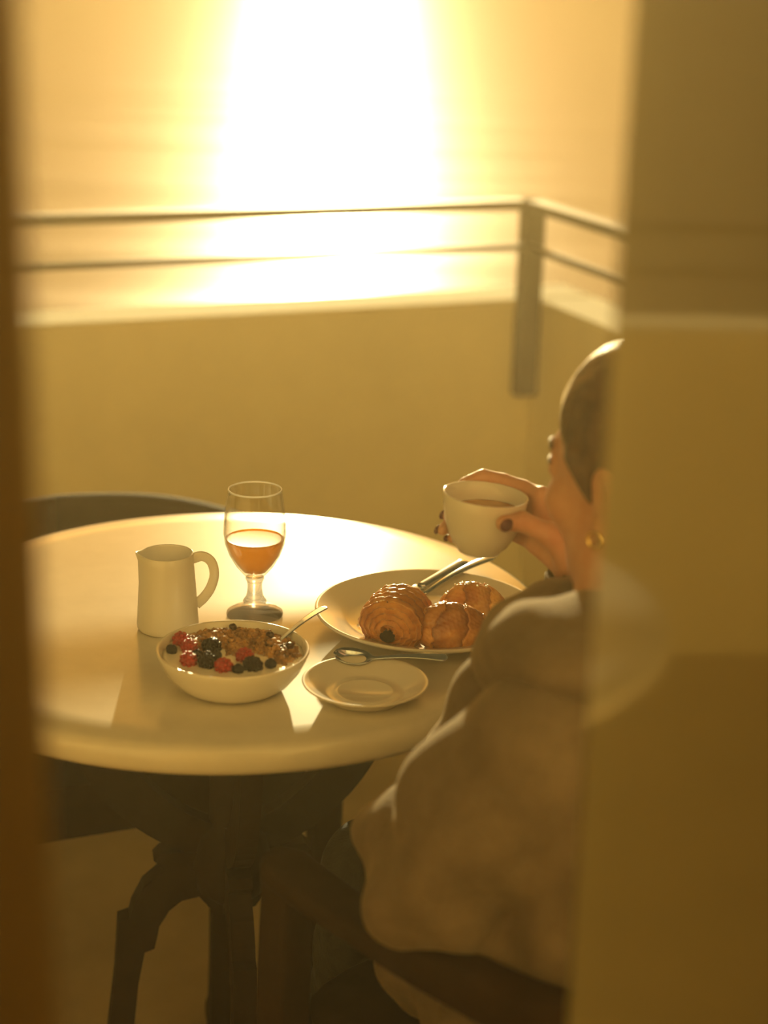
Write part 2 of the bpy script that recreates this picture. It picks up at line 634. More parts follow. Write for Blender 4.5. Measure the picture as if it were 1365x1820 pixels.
def fast_obj(name, V, F, mat, parent=None, origin=None):
    V = np.asarray(V, np.float64)
    if parent is not None:
        V = V - world_loc(parent)
        loc = (0, 0, 0)
    else:
        V = V - np.array(origin)
        loc = origin
    me = bpy.data.meshes.new(name)
    me.vertices.add(len(V))
    me.vertices.foreach_set('co', V.astype(np.float32).ravel())
    me.loops.add(len(F) * 4)
    me.loops.foreach_set('vertex_index', F.astype(np.int32).ravel())
    me.polygons.add(len(F))
    me.polygons.foreach_set('loop_start', np.arange(0, len(F) * 4, 4, dtype=np.int32))
    me.polygons.foreach_set('use_smooth', np.ones(len(F), bool))
    me.update(calc_edges=True)
    me.validate()
    me.materials.append(M[mat])
    o = bpy.data.objects.new(name, me)
    o.location = loc
    COL.objects.link(o)
    if parent is not None:
        o.parent = parent
    return o

# ------------------------------------------------------------------ the terrace
TD = np.array((0.9245, 0.3812))       # along the sea-side parapet, to the right
TN = np.array((-0.3812, 0.9245))      # out to sea
CORNER = np.array((0.341, 4.066))     # inner corner of the two parapets
PAR_H = 0.775
RAIL_H = 1.017

fl = struct(obj('floor', *box_vf((-9, -6, -0.2), (4.5, 5.6, 0.0)), 'floor', smooth=False))

def par_box(p0, p1, thick, z0, z1, out, bev=0.0):
    p0, p1 = np.array(p0), np.array(p1)
    L = np.linalg.norm(p1 - p0)
    u = (p1 - p0) / L
    c = (p0 + p1) / 2 + np.array(out) * thick / 2
    return obox((c[0], c[1], (z0 + z1) / 2), u, np.array(out), (L, thick, z1 - z0), bev)

left_far = CORNER - TD * 6.0
right_near = CORNER - TN * 3.70
struct(obj('wall_back', *par_box(left_far, CORNER + TD * 0.16, 0.16, 0.0, PAR_H, TN, 0.008), 'plaster', smooth=False))
struct(obj('wall_right', *par_box(CORNER, right_near, 0.16, 0.0, PAR_H, TD, 0.008), 'plaster', smooth=False))
struct(obj('wall_left', *par_box(left_far, left_far - TN * 3.7, 0.16, 0.0, PAR_H, -TD, 0.008), 'plaster', smooth=False))

rl = thing('balcony_railing', (CORNER[0] + 0.04, CORNER[1] + 0.03, 0.0), 'dark metal balcony railing of two bars and posts above the plaster parapet', 'railing')
mid = -0.050
def rail_bar(name, z, h, w):
    q0 = left_far + TN * mid
    q1 = CORNER + TN * mid + TD * mid
    q2 = right_near + TD * mid
    a = obox((*((q0 + q1) / 2), z - h / 2), TD, TN, (np.linalg.norm(q1 - q0) + w, w, h), 0.003)
    b = obox((*((q1 + q2) / 2), z - h / 2), -TN, TD, (np.linalg.norm(q2 - q1) + w, w, h), 0.003)
    obj(name, *a, 'rail', rl, smooth=False)
    obj(name, *b, 'rail', rl, smooth=False)
rail_bar('top_rail', RAIL_H, 0.022, 0.045)
rail_bar('middle_rail', 0.916, 0.016, 0.016)
# corner post, fixed low on the inner face
pc = CORNER - TN * 0.021 - TD * 0.027
obj('post', *obox((pc[0], pc[1], (0.55 + RAIL_H - 0.02) / 2), TD, TN, (0.052, 0.040, RAIL_H - 0.02 - 0.55), 0.003), 'rail', rl, smooth=False)
for k in (2.6, 5.2):
    pp = CORNER - TD * k - TN * 0.02
    obj('post', *obox((pp[0], pp[1], (0.55 + RAIL_H - 0.02) / 2), TD, TN, (0.052, 0.040, RAIL_H - 0.02 - 0.55), 0.003), 'rail', rl, smooth=False)
for k in (1.9, 3.5):
    pp = CORNER - TN * k - TD * 0.02
    obj('post', *obox((pp[0], pp[1], (0.55 + RAIL_H - 0.02) / 2), TD, TN, (0.040, 0.052, RAIL_H - 0.02 - 0.55), 0.003), 'rail', rl, smooth=False)

# facade with the doorway the camera looks through, and the room behind
def fac(x):                                      # point on the facade line
    return np.array((x, 0.05 + 0.4123 * x))
pL, pR = fac(-0.76), fac(0.33)
f0, f1 = fac(-5.6), fac(1.66)
parts = [par_box(f0, pL, 0.22, 0, 3.2, -TN), par_box(pR, f1, 0.22, 0, 3.2, -TN), par_box(pL, pR, 0.22, 2.3, 3.2, -TN)]
struct(obj('wall_front', *merge(parts), 'facade', smooth=False))
rb0, rb1 = f0 - TN * 4.0, f1 - TN * 4.0
struct(obj('wall_room', *merge([par_box(rb0, rb1, 0.2, 0, 3.2, -TN), par_box(f0 - TN * 0.22, rb0, 0.2, 0, 3.2, -TD), par_box(f1 - TN * 0.22, rb1, 0.2, 0, 3.2, TD)]), 'room', smooth=False))
cc = (f0 + rb1) / 2
struct(obj('ceiling', *obox((cc[0], cc[1], 3.3), TD, TN, (8.6, 4.4, 0.2)), 'room', smooth=False))

def door_leaf(name, hinge, edge, face_side, mat, label):
    """slab with raised stiles and a lever handle; hinge/edge are 2D points of the visible face"""
    hinge, edge = np.array(hinge), np.array(edge)
    L = np.linalg.norm(edge - hinge)
    u = (edge - hinge) / L
    nrm = np.array(face_side, float)
    c = (hinge + edge) / 2 - nrm * 0.022
    d = thing(name, (c[0], c[1], 0.012), label, 'door')
    del d['category']
    d['kind'] = 'structure'
    bx = lambda s0, s1, z0, z1, th: obox((*(hinge + u * (s0 + s1) / 2 - nrm * 0.022), (z0 + z1) / 2), u, nrm, (s1 - s0, th, z1 - z0), 0.003)
    obj('panel', *bx(0.105, L - 0.105, 0.15, 2.15, 0.022), mat, d, smooth=False)
    obj('stile', *bx(0.0, 0.11, 0.012, 2.27, 0.044), mat, d, smooth=False)
    obj('stile', *bx(L - (0.40 if name == 'door_1' else 0.11), L, 0.012, 2.27, 0.044), mat, d, smooth=False)
    for z0, z1 in ((0.012, 0.22), (2.10, 2.27)):
        obj('cross_rail', *bx(0.11, L - 0.11, z0, z1, 0.044), mat, d, smooth=False)
    hb = hinge + u * (L - 0.06)
    for s in (-1, 1):
        p0 = np.array((*(hb - nrm * 0.022 + nrm * s * 0.022), 1.0 - 0.12))
        pts = [p0, p0 + np.array((*(nrm * s * 0.04), 0)), p0 + np.array((*(nrm * s * 0.04 - u * 0.11), 0))]
        if name == 'door_1':
            continue
        obj('handle', *sweep(smooth_curve(pts, 12), lambda i, t: ring_sec(0.008, 0.008, 10)), 'brass', d)
    return d
door_leaf('door_1', (0.2970, 0.148), (0.1245, 0.96), (-0.978, -0.208), 'door_gloss', 'glossy olive beige door leaf standing open close on the right')
door_leaf('door_2', (-0.72, -0.245), (-0.1440, 0.70), (0.856, -0.517), 'door_wood', 'brown door leaf standing ajar close on the left')

sea = obj('sea', [(-8000, -8000, -14), (8000, -8000, -14), (8000, 12000, -14), (-8000, 12000, -14)], [(0, 1, 2, 3)], 'sea', origin=(0, 5.5, -14), smooth=False)
sea['kind'] = 'stuff'
tag(sea, 'golden sea glittering in low sunlight beyond the railing', 'sea')

# ------------------------------------------------------------------ table
TC = np.array((-0.190, 2.063))
TZ = 0.75
R_T = 0.405
tb = thing('bistro_table', (TC[0], TC[1], 0), 'round pale stone table on a dark carved base', 'table')
prof = [(0, 0.714), (R_T - 0.012, 0.714), (R_T - 0.004, 0.717), (R_T, 0.724), (R_T, 0.738), (R_T - 0.004, 0.746), (R_T - 0.012, 0.750), (R_T - 0.05, 0.750), (0, 0.750)]
sharp(obj('tabletop', *lathe(prof, (TC[0], TC[1], 0), 160), 'table', tb), 40)
A_DIR = np.array((0.20, -0.98)) / np.linalg.norm((0.20, -0.98))
hubp = [(0, 0.33), (0.022, 0.335), (0.05, 0.36), (0.055, 0.40), (0.045, 0.435), (0.030, 0.45), (0.028, 0.55), (0.028, 0.68), (0.10, 0.70), (0.11, 0.714), (0, 0.714)]
obj('hub', *lathe(hubp, (TC[0], TC[1], 0), 32), 'iron', tb)
leg_poly = [(0.02, 0.415), (0.095, 0.418), (0.104, 0.408), (0.090, 0.394), (0.118, 0.370), (0.133, 0.340), (0.137, 0.325), (0.152, 0.320), (0.157, 0.245), (0.170, 0.140),
            (0.195, 0.060), (0.235, 0.022), (0.240, 0.0), (0.165, 0.0), (0.148, 0.050), (0.136, 0.140), (0.127, 0.226), (0.118, 0.272), (0.105, 0.277), (0.098, 0.310),
            (0.085, 0.332), (0.068, 0.346), (0.045, 0.350), (0.030, 0.330), (0.02, 0.325)]
arm_c = smooth_curve([(0.02, 0.425), (0.08, 0.455), (0.135, 0.505), (0.172, 0.57), (0.19, 0.65), (0.20, 0.714)], 20)
arm_w = lambda t: 0.024 + 0.010 * t
arm_l, arm_r = [], []
for i, p in enumerate(arm_c):
    d = arm_c[min(i + 1, 20)] - arm_c[max(i - 1, 0)]
    d /= np.linalg.norm(d)
    nn = np.array((-d[1], d[0]))
    w = arm_w(i / 20)
    arm_l.append(p + nn * w)
    arm_r.append(p - nn * w)
arm_poly = [tuple(p) for p in arm_r] + [tuple(p) for p in reversed(arm_l)]
arm_poly = [(r, min(z, 0.714)) for r, z in arm_poly]
for k in range(4):
    a = k * math.pi / 2
    d = np.array((A_DIR[0] * math.cos(a) - A_DIR[1] * math.sin(a), A_DIR[0] * math.sin(a) + A_DIR[1] * math.cos(a)))
    nrm = np.array((-d[1], d[0]))
    f3 = lambda p, o: (TC[0] + d[0] * p[0] + nrm[0] * o, TC[1] + d[1] * p[0] + nrm[1] * o, p[1])
    obj('leg', *extrude_poly(leg_poly[::-1], f3, 0.030), 'iron', tb, smooth=False)
    obj('arm', *extrude_poly(arm_poly, f3, 0.026), 'iron', tb, smooth=False)

# ------------------------------------------------------------------ chairs (local frame: +y is forward, origin under the seat centre)
def build_chair(name, loc, rz, label):
    ch = thing(name, loc, label, 'chair', 'dark wooden armchairs', rz)
    HW, SD = 0.27, 0.235
    ob = lambda n, vf, sm=False: obj(n, *vf, 'chair', ch, local=True, smooth=sm)
    sp = []
    for k in range(28):
        a = 2 * math.pi * k / 28
        c, s = math.cos(a), math.sin(a)
        sp.append((0.262 * math.copysign(abs(c) ** 0.35, c), 0.245 * math.copysign(abs(s) ** 0.35, s)))
    V, F = extrude_poly(sp, lambda p, o: (p[0], p[1], 0.428 + o), 0.030)
    ob('seat', (V, [q[::-1] for q in F]))
    for s in (-1, 1):
        ob('apron', box_vf((s * 0.23 - 0.011, -0.20, 0.355), (s * 0.23 + 0.011, 0.20, 0.413), 0.002))
    ob('apron', box_vf((-0.235, 0.205, 0.355), (0.235, 0.230, 0.413), 0.002))
    ob('apron', box_vf((-0.235, -0.230, 0.355), (0.235, -0.205, 0.413), 0.002))
    for s in (-1, 1):
        path = smooth_curve([(s * 0.265, 0.205, 0.0), (s * 0.268, 0.215, 0.25), (s * 0.270, 0.215, 0.45), (s * 0.275, 0.20, 0.62)], 16)
        ob('leg', sweep(path, lambda i, t: ring_sec(0.023, 0.023, 16, 6), upv=(0, 1, 0)))
        path = smooth_curve([(s * 0.215, -0.27, 0.0), (s * 0.215, -0.225, 0.25), (s * 0.215, -0.215, 0.42), (s * 0.215, -0.255, 0.635)], 16)
        ob('leg', sweep(path, lambda i, t: ring_sec(0.019, 0.019, 16, 6), upv=(0, 1, 0)))
        ob('stretcher', box_vf((s * 0.24 - 0.010, -0.225, 0.17), (s * 0.24 + 0.010, 0.20, 0.195), 0.002))
    pts = [(0.276, 0.226, 0.632), (0.281, 0.10, 0.630), (0.285, -0.05, 0.640), (0.255, -0.19, 0.640), (0.15, -0.285, 0.645), (0, -0.315, 0.645)]
    pts = pts + [(-x, y, z) for x, y, z in reversed(pts[:-1])]
    path = smooth_curve(pts, 64)
    def sec(i, t):
        w = abs(2 * t - 1)
        e = min(1, (1 - w) / 0.03)
        hgt = 0.014 + 0.026 * max(0, 1 - w * 1.35) ** 0.8
        wid = (0.030 - 0.010 * (1 - w)) * (0.55 + 0.45 * math.sqrt(max(e, 0)))
        return ring_sec(wid, hgt, 16, 4)
    ob('arm_rail', sweep(path, sec), True)
    for k in range(7):
        x = (k - 3) * 0.058
        top = (x * 1.15, -0.305 + (x / 0.2) ** 2 * 0.045, 0.625)
        ob('spindle', sweep([(x, -0.215, 0.435), ((x + top[0]) / 2, (-0.215 + top[1]) / 2 - 0.008, 0.55), top], lambda i, t: ring_sec(0.009, 0.009, 10), upv=(0, 1, 0)), True)
    return ch

# far chair faces the camera side of the table, tucked under it
FDIR = -TN
rzA = math.atan2(FDIR[1], FDIR[0]) - math.pi / 2
def place(post_xy, s, fdir):
    r = np.array((fdir[1], -fdir[0]))            # local +x
    return np.array(post_xy) - r * s * 0.268 - np.array(fdir) * 0.215
pA = place((-0.078, 2.335), -1, FDIR)
build_chair('armchair', (pA[0], pA[1], 0), rzA, 'empty dark wooden armchair tucked behind the round table')
PF = np.array((-0.66, 0.75))
PF /= np.linalg.norm(PF)
pB = place((-0.094, 1.636), -1, PF)
build_chair('armchair', (pB[0], pB[1], 0), math.atan2(PF[1], PF[0]) - math.pi / 2, 'dark wooden armchair the person in the coat sits on')

# ------------------------------------------------------------------ tableware
# dinner plate
PC = (0.058, 2.018, TZ)
pl_prof = [(0, 0.003), (0.080, 0.003), (0.082, 0.0), (0.088, 0.0), (0.092, 0.004), (0.108, 0.010), (0.135, 0.0205), (0.1395, 0.0235), (0.1405, 0.0255), (0.1390, 0.0270), (0.1360, 0.0262), (0.132, 0.0248), (0.110, 0.0175), (0.103, 0.0125), (0.097, 0.0095), (0.085, 0.0085), (0, 0.008)]
tag(obj('dinner_plate', *lathe(pl_prof, PC, 128), 'porcelain', origin=PC), 'large white dinner plate carrying three pastries', 'plate')
# saucer
SC = (-0.016, 1.801, TZ)
sc_prof = [(0, 0.002), (0.036, 0.002), (0.038, 0.0), (0.042, 0.0), (0.045, 0.003), (0.056, 0.010), (0.066, 0.0165), (0.0705, 0.0190), (0.0712, 0.0203), (0.0700, 0.0212), (0.066, 0.0195), (0.056, 0.0138), (0.047, 0.0090), (0.0445, 0.0072), (0.042, 0.0066), (0.034, 0.0062), (0.0325, 0.0072), (0.0305, 0.0072), (0.029, 0.0056), (0, 0.005)]
tag(obj('saucer', *lathe(sc_prof, SC, 128), 'porcelain', origin=SC), 'small white saucer with a teaspoon lying on it', 'saucer')
# bowl
BC = (-0.166, 1.822, TZ)
bo_prof = [(0, 0.003), (0.040, 0.003), (0.042, 0.0), (0.050, 0.0), (0.056, 0.003), (0.066, 0.010), (0.077, 0.024), (0.0835, 0.037), (0.0862, 0.0445), (0.0860, 0.0465), (0.0842, 0.0468), (0.0825, 0.045), (0.0790, 0.036), (0.072, 0.024), (0.061, 0.013), (0.050, 0.008), (0, 0.007)]
tag(obj('cereal_bowl', *lathe(bo_prof, BC, 128), 'porcelain', origin=BC), 'shallow white bowl filled with granola, yogurt and berries', 'bowl')

# yogurt with a gently uneven surface
def blob_disc(c, R, zt, zb, amp, seed, nr=16, na=72):
    V, F = [], []
    r_ = random.Random(seed)
    ph = [r_.uniform(0, 6.28) for _ in range(4)]
    V.append((c[0], c[1], c[2] + zt))
    for i in range(1, nr + 1):
        rr = R * i / nr
        for k in range(na):
            a = 2 * math.pi * k / na
            x, y = rr * math.cos(a), rr * math.sin(a)
            z = zt + amp * (math.sin(x * 160 + ph[0]) * math.sin(y * 130 + ph[1]) + 0.5 * math.sin((x + y) * 260 + ph[2]))
            V.append((c[0] + x, c[1] + y, c[2] + z))
    n = len(V)
    Rb = R * 0.80
    for k in range(na):
        a = 2 * math.pi * k / na
        V.append((c[0] + Rb * math.cos(a), c[1] + Rb * math.sin(a), c[2] + zb))
    V.append((c[0], c[1], c[2] + zb))
    for k in range(na):
        k2 = (k + 1) % na
        F.append((0, 1 + k, 1 + k2))
        for i in range(nr - 1):
            a = 1 + i * na
            F.append((a + k, a + na + k, a + na + k2, a + k2))
        a = 1 + (nr - 1) * na
        F.append((a + k, n + k, n + k2, a + k2))
        F.append((n + k, n + na, n + k2))
    return np.array(V), F
yo = tag(obj('yogurt', *blob_disc(BC, 0.0795, 0.0390, 0.015, 0.0008, 3), 'yogurt', origin=BC), 'white yogurt spread under the berries in the bowl', 'yogurt')
yo['kind'] = 'stuff'
Z_Y = TZ + 0.0390

# granola: loose flakes and crumbs nobody could count
def granola():
    r_ = random.Random(5)
    parts = []
    ico = [(0, 0, 1), (0.894, 0, 0.447), (0.276, 0.851, 0.447), (-0.724, 0.526, 0.447), (-0.724, -0.526, 0.447), (0.276, -0.851, 0.447), (0.724, 0.526, -0.447), (-0.276, 0.851, -0.447), (-0.894, 0, -0.447), (-0.276, -0.851, -0.447), (0.724, -0.526, -0.447), (0, 0, -1)]
    icf = [(0, 1, 2), (0, 2, 3), (0, 3, 4), (0, 4, 5), (0, 5, 1), (1, 6, 2), (2, 7, 3), (3, 8, 4), (4, 9, 5), (5, 10, 1), (2, 6, 7), (3, 7, 8), (4, 8, 9), (5, 9, 10), (1, 10, 6), (6, 11, 7), (7, 11, 8), (8, 11, 9), (9, 11, 10), (10, 11, 6)]
    ico = np.array(ico)
    cnt = 0
    while cnt < 1300:
        a = r_.uniform(0, 2 * math.pi)
        rr = 0.074 * math.sqrt(r_.random())
        x, y = rr * math.cos(a), rr * math.sin(a)
        # boundary: granola fills the back and the right, yogurt shows front left
        side = y + 0.30 * x + 0.002 + 0.007 * math.sin(x * 120 + 1.0)
        if side < 0:
            continue
        heap = 0.010 * min(1, side / 0.03) * max(0, 1 - (rr / 0.080) ** 4)
        z = Z_Y - 0.002 + heap * r_.uniform(0.3, 1.05)
        s = r_.choice((0.0014, 0.0018, 0.0024, 0.0032, 0.0042))
        flat = r_.choice((0.35, 0.6, 0.9, 1.0))
        sc = np.array((s * r_.uniform(0.8, 1.4), s * r_.uniform(0.7, 1.2), s * flat))
        v = ico * sc * (1 + 0.25 * np.array([[r_.uniform(-1, 1)] for _ in range(12)]))
        E = Matrix.Rotation(r_.uniform(0, 6.28), 3, 'Z') @ Matrix.Rotation(r_.uniform(-0.8, 0.8), 3, 'X') @ Matrix.Rotation(r_.uniform(-0.8, 0.8), 3, 'Y')
        v = v @ np.array(E).T + np.array((BC[0] + x, BC[1] + y, z))
        parts.append((v, icf))
        cnt += 1
    return merge(parts)
go = obj('granola', *granola(), 'granola', origin=(BC[0], BC[1], Z_Y - 0.004), smooth=False)
go['kind'] = 'stuff'
tag(go, 'brown granola heaped on the far side of the bowl', 'granola')

def uv_sphere(nu, nv):
    V, F = [(0, 0, 1)], []
    for i in range(1, nv):
        a = math.pi * i / nv
        for k in range(nu):
            b = 2 * math.pi * k / nu
            V.append((math.sin(a) * math.cos(b), math.sin(a) * math.sin(b), math.cos(a)))
    V.append((0, 0, -1))
    for k in range(nu):
        k2 = (k + 1) % nu
        F.append((0, 1 + k, 1 + k2))
        for i in range(nv - 2):
            a = 1 + i * nu
            F.append((a + k, a + nu + k, a + nu + k2, a + k2))
        a = 1 + (nv - 2) * nu
        F.append((a + k, len(V) - 1, a + k2))
    return np.array(V), F
def drupe_berry(c, r, L, axis, seed):
    """raspberry / blackberry: bumpy drupelets over an egg-shaped core"""
    r_ = random.Random(seed)
    Vs, Fs = uv_sphere(10, 6)
    ax = Vector(axis).normalized()
    q = Vector((0, 0, 1)).rotation_difference(ax).to_matrix()
    q = np.array(q)
    parts = []
    cv, cf = uv_sphere(16, 10)
    parts.append((cv * np.array((r * 0.88, r * 0.88, L * 0.88)), cf))
    rows = 6
    for i in range(rows):
        ph = math.pi * (i + 0.5) / rows
        n = max(3, int(round(9 * math.sin(ph))))
        for k in range(n):
            a = 2 * math.pi * (k + 0.5 * (i % 2)) / n + r_.uniform(-0.08, 0.08)
            p = np.array((r * 0.86 * math.sin(ph) * math.cos(a), r * 0.86 * math.sin(ph) * math.sin(a), L * 0.86 * math.cos(ph)))
            parts.append((Vs * (r * 0.30 * r_.uniform(0.9, 1.1)) + p, Fs))
    V, F = merge(parts)
    return V @ q.T + np.array(c), F
BERRY = []
def add_drupe(name, mat, x, y, dz, r, L, axis, label, group, seed):
    c = (x, y, Z_Y + dz)
    tag(obj(name, *drupe_berry(c, r, L, axis, seed), mat, origin=c), label, 'berry', group)
def add_blue(x, y, dz, r, label, seed, mat='blueberry', name='blueberry', sq=0.85):
    c = (x, y, Z_Y + dz)
    pr = [(0, -r * sq), (r * 0.5, -r * sq * 0.86), (r * 0.87, -r * sq * 0.5), (r, 0), (r * 0.9, r * sq * 0.45), (r * 0.62, r * sq * 0.80), (r * 0.40, r * sq * 0.92), (r * 0.36, r * sq * 1.04), (r * 0.28, r * sq * 1.0), (r * 0.24, r * sq * 0.86), (0, r * sq * 0.80)]
    V, F = lathe(pr, (0, 0, 0), 24)
    r_ = random.Random(seed)
    E = np.array(Matrix.Rotation(r_.uniform(0, 6), 3, 'Z') @ Matrix.Rotation(r_.uniform(-0.9, 0.9), 3, 'X'))
    tag(obj(name, V @ E.T + np.array(c), F, mat, origin=c), label, 'raisin' if name == 'raisin' else 'berry', 'berries in the bowl')
BPOS = [
    ('r', -0.228, 1.8498, 'raspberry at the left rim of the bowl beside the granola'),
    ('r', -0.2165, 1.8288, 'raspberry between two blueberries left of the middle blackberry'),
    ('r', -0.2128, 1.7915, 'raspberry lying at the front left rim of the bowl'),
    ('r', -0.172, 1.7767, 'raspberry half hidden by the front rim of the bowl'),
    ('r', -0.1515, 1.8069, 'largest raspberry in front of the spoon'),
    ('k', -0.1912, 1.8305, 'glossy blackberry in the middle of the bowl against the granola'),
    ('k', -0.1916, 1.7865, 'blackberry at the front rim of the bowl next to a raspberry'),
    ('k', -0.1406, 1.7804, 'blackberry at the front right rim below the largest raspberry'),
    ('b', -0.2354, 1.8225, 'blueberry alone in yogurt at the far left of the bowl'),
    ('b', -0.2054, 1.8098, 'blueberry touching the left raspberry'),
    ('b', -0.184, 1.8096, 'blueberry just below the middle blackberry'),
    ('b', -0.1213, 1.7896, 'blueberry at the front right rim under the granola'),
    ('b', -0.156, 1.7715, 'small blueberry barely showing over the front rim'),
    ('z', -0.1718, 1.8849, 'dark raisin on top of the granola at the back'),
    ('z', -0.1272, 1.8636, 'dark raisin in the granola behind the spoon'),
    ('z', -0.1026, 1.8313, 'dark raisin in the granola by the right rim')]
for i, b in enumerate(BPOS):
    k, x, y, label = b
    if k == 'r':
        add_drupe('raspberry', 'raspberry', x, y, 0.004, 0.0092, 0.0105, (random.uniform(-1, 1), random.uniform(-1, 0.2), 0.5), label, 'berries in the bowl', i)
    elif k == 'k':
        add_drupe('blackberry', 'blackberry', x, y, 0.005, 0.0095, 0.0115, (random.uniform(-1, 1), random.uniform(-0.6, 0.6), 0.4), label, 'berries in the bowl', i)
    elif k == 'b':
        add_blue(x, y, 0.003, 0.0070, label, i)
    else:
        add_blue(x, y, 0.008, 0.0050, label, i, 'raisin', 'raisin', 0.7)

# goblet
GC = (-0.159, 2.045, TZ)
gl = thing('juice_goblet', GC, 'stemmed glass goblet half full of orange juice', 'glass')
bowl_out = [(0.0115, 0.052), (0.016, 0.057), (0.0235, 0.066), (0.0315, 0.080), (0.0370, 0.095), (0.0388, 0.108), (0.0385, 0.122), (0.0368, 0.140), (0.0345, 0.156), (0.0332, 0.1640)]
bowl_in = [(r - 0.0014, z + (0.0016 if i < 3 else 0.0)) for i, (r, z) in enumerate(bowl_out)]
bowl_in[0] = (0.0001, 0.0555)
bp_ = [(0.0001, 0.0515)] + bowl_out + [(0.0331, 0.1650), (0.0324, 0.1652), (0.0318, 0.1640)] + [(r, z) for r, z in reversed(bowl_in[:-1])]
gb = obj('bowl', *lathe(bp_, GC, 96), 'glass_thin', gl)
obj('rim', *lathe([(0.0331, 0.1638), (0.0335, 0.1646), (0.0333, 0.1656), (0.0325, 0.1660), (0.0317, 0.1655), (0.0315, 0.1645), (0.0319, 0.1638)], GC, 96, close=True), 'glass_rim_lit', gb)
stem = [(0.0001, 0.0), (0.0345, 0.0), (0.0356, 0.0022), (0.0352, 0.0045), (0.030, 0.0075), (0.020, 0.0105), (0.0145, 0.0130), (0.0138, 0.0165), (0.0150, 0.0190), (0.0135, 0.0215), (0.0108, 0.0255), (0.0092, 0.034), (0.0090, 0.041), (0.0100, 0.0455), (0.0118, 0.049), (0.0112, 0.0512), (0.0001, 0.0514)]
obj('stem', *lathe(stem, GC, 64), 'glass_solid', gl)
JZ = 0.1015
j_prof = [(0.0001, 0.0570)]
for r, z in bowl_in[1:]:
    if z < JZ - 0.002:
        j_prof.append((r - 0.0004, z + 0.0006))
rj = float(np.interp(JZ, [z for r, z in bowl_in], [r for r, z in bowl_in])) - 0.0004
j_prof += [(rj, JZ + 0.0006), (rj - 0.0012, JZ), (rj - 0.004, JZ - 0.0003), (0.0001, JZ - 0.0003)]
tag(obj('orange_juice', *lathe(j_prof, GC, 72), 'juice', origin=(GC[0], GC[1], GC[2] + 0.057)), 'cloudy orange juice half filling the stemmed goblet', 'juice')

# milk jug
JC = (-0.2615, 1.993, TZ)
jg = thing('milk_jug', JC, 'small white porcelain milk jug with a loop handle', 'jug')
def jug_body():
    n = 96
    pr = [(0.0001, 0.002), (0.030, 0.002), (0.032, 0.0), (0.0355, 0.001), (0.0375, 0.004), (0.0378, 0.008), (0.0365, 0.030), (0.0345, 0.060), (0.0325, 0.088), (0.0320, 0.0970), (0.0314, 0.0982), (0.0304, 0.0975), (0.0300, 0.0955), (0.0315, 0.070), (0.0335, 0.040), (0.0345, 0.012), (0.030, 0.006), (0.0001, 0.005)]
    V, F = lathe(pr, (0, 0, 0), n)
    for i in range(len(V)):
        x, y, z = V[i]
        r = math.hypot(x, y)
        if r > 0.02 and z > 0.070:
            a = math.atan2(y, x) - math.radians(188)
            a = (a + math.pi) % (2 * math.pi) - math.pi
            g = math.exp(-(a / 0.22) ** 2) * ((z - 0.070) / 0.028) ** 2
            V[i, 0] += math.cos(math.radians(188)) * 0.0065 * g
            V[i, 1] += math.sin(math.radians(188)) * 0.0065 * g
            V[i, 2] += 0.0015 * g
    return V + np.array(JC), F
obj('body', *jug_body(), 'porcelain_thin', jg)
hd = (math.cos(math.radians(4)), math.sin(math.radians(4)))
hp = smooth_curve([(0.0305, 0.0905), (0.043, 0.0935), (0.0535, 0.086), (0.0570, 0.070), (0.0525, 0.053), (0.044, 0.040), (0.0345, 0.031)], 40)
hp = [(JC[0] + hd[0] * r, JC[1] + hd[1] * r, JC[2] + z) for r, z in hp]
obj('handle', *sweep(hp, lambda i, t: ring_sec(0.0058 + 0.001 * abs(2 * t - 1), 0.0028, 14, 2.6), upv=(-hd[1], hd[0], 0.0)), 'porcelain_thin', jg)

# cutlery ------------------------------------------------------------
def spoon(name, tip, end, face, label, bl=0.040, bw=0.013, depth=0.006, arch=0.006, group=None, drop=0.0):
    """tip and end in world space; face: direction the hollow looks"""
    tip, end = np.array(tip, float), np.array(end, float)
    d = end - tip
    L = np.linalg.norm(d)
    d /= L
    nf = np.array(face, float)
    nf -= d * (nf @ d)
    nf /= np.linalg.norm(nf)
    s = np.cross(d, nf)
    th = 0.0013
    N, K = 44, 9
    top, bot = [], []
    for i in range(N + 1):
        u = i / N
        x = L * u
        if x < bl:
            q = x / bl
            w = bw * math.sqrt(max(0, 1 - (2 * q - 1) ** 2)) * (1.0 - 0.10 * q)
            w = max(w, 0.0022 if q > 0.5 else 0.0006)
            base = -depth * math.sin(math.pi * min(1, q)) ** 0.8
            cup = depth * math.sin(math.pi * q) ** 0.8
        else:
            q = (x - bl) / (L - bl)
            w = 0.0024 + 0.0046 * q ** 1.6
            if q > 0.93:
                w *= math.sqrt(max(0.05, 1 - ((q - 0.93) / 0.07) ** 2))
            base = arch * math.sin(math.pi * q) + 0.0
            cup = 0
        base -= drop * (math.sin(math.pi / 2 * min(1, x / bl)) if x < bl else (1 - (x - bl) / (L - bl)) ** 2)
        for k in range(K):
            v = -1 + 2 * k / (K - 1)
            hgt = base + cup * v * v
            p = tip + d * x + s * (w * v) + nf * hgt
            top.append(p + nf * th * 0.5)
            bot.append(p - nf * th * 0.5)
    V = top + bot
    n = len(top)
    F = []
    for i in range(N):
        for k in range(K - 1):
            a = i * K + k
            F.append((a, a + 1, a + K + 1, a + K))
            F.append((n + a, n + a + K, n + a + K + 1, n + a + 1))
        for k, e in ((0, 1), (K - 1, -1)):
            a = i * K + k
            q = (a, a + K, n + a + K, n + a)
            F.append(q if e > 0 else q[::-1])
    for i in (0, N):
        for k in range(K - 1):
            a = i * K + k
            q = (a, n + a, n + a + 1, a + 1)
            F.append(q if i == 0 else q[::-1])
    return tag(obj(name, np.array(V), F, 'steel', origin=tuple((tip + end) / 2)), label, 'spoon', group)
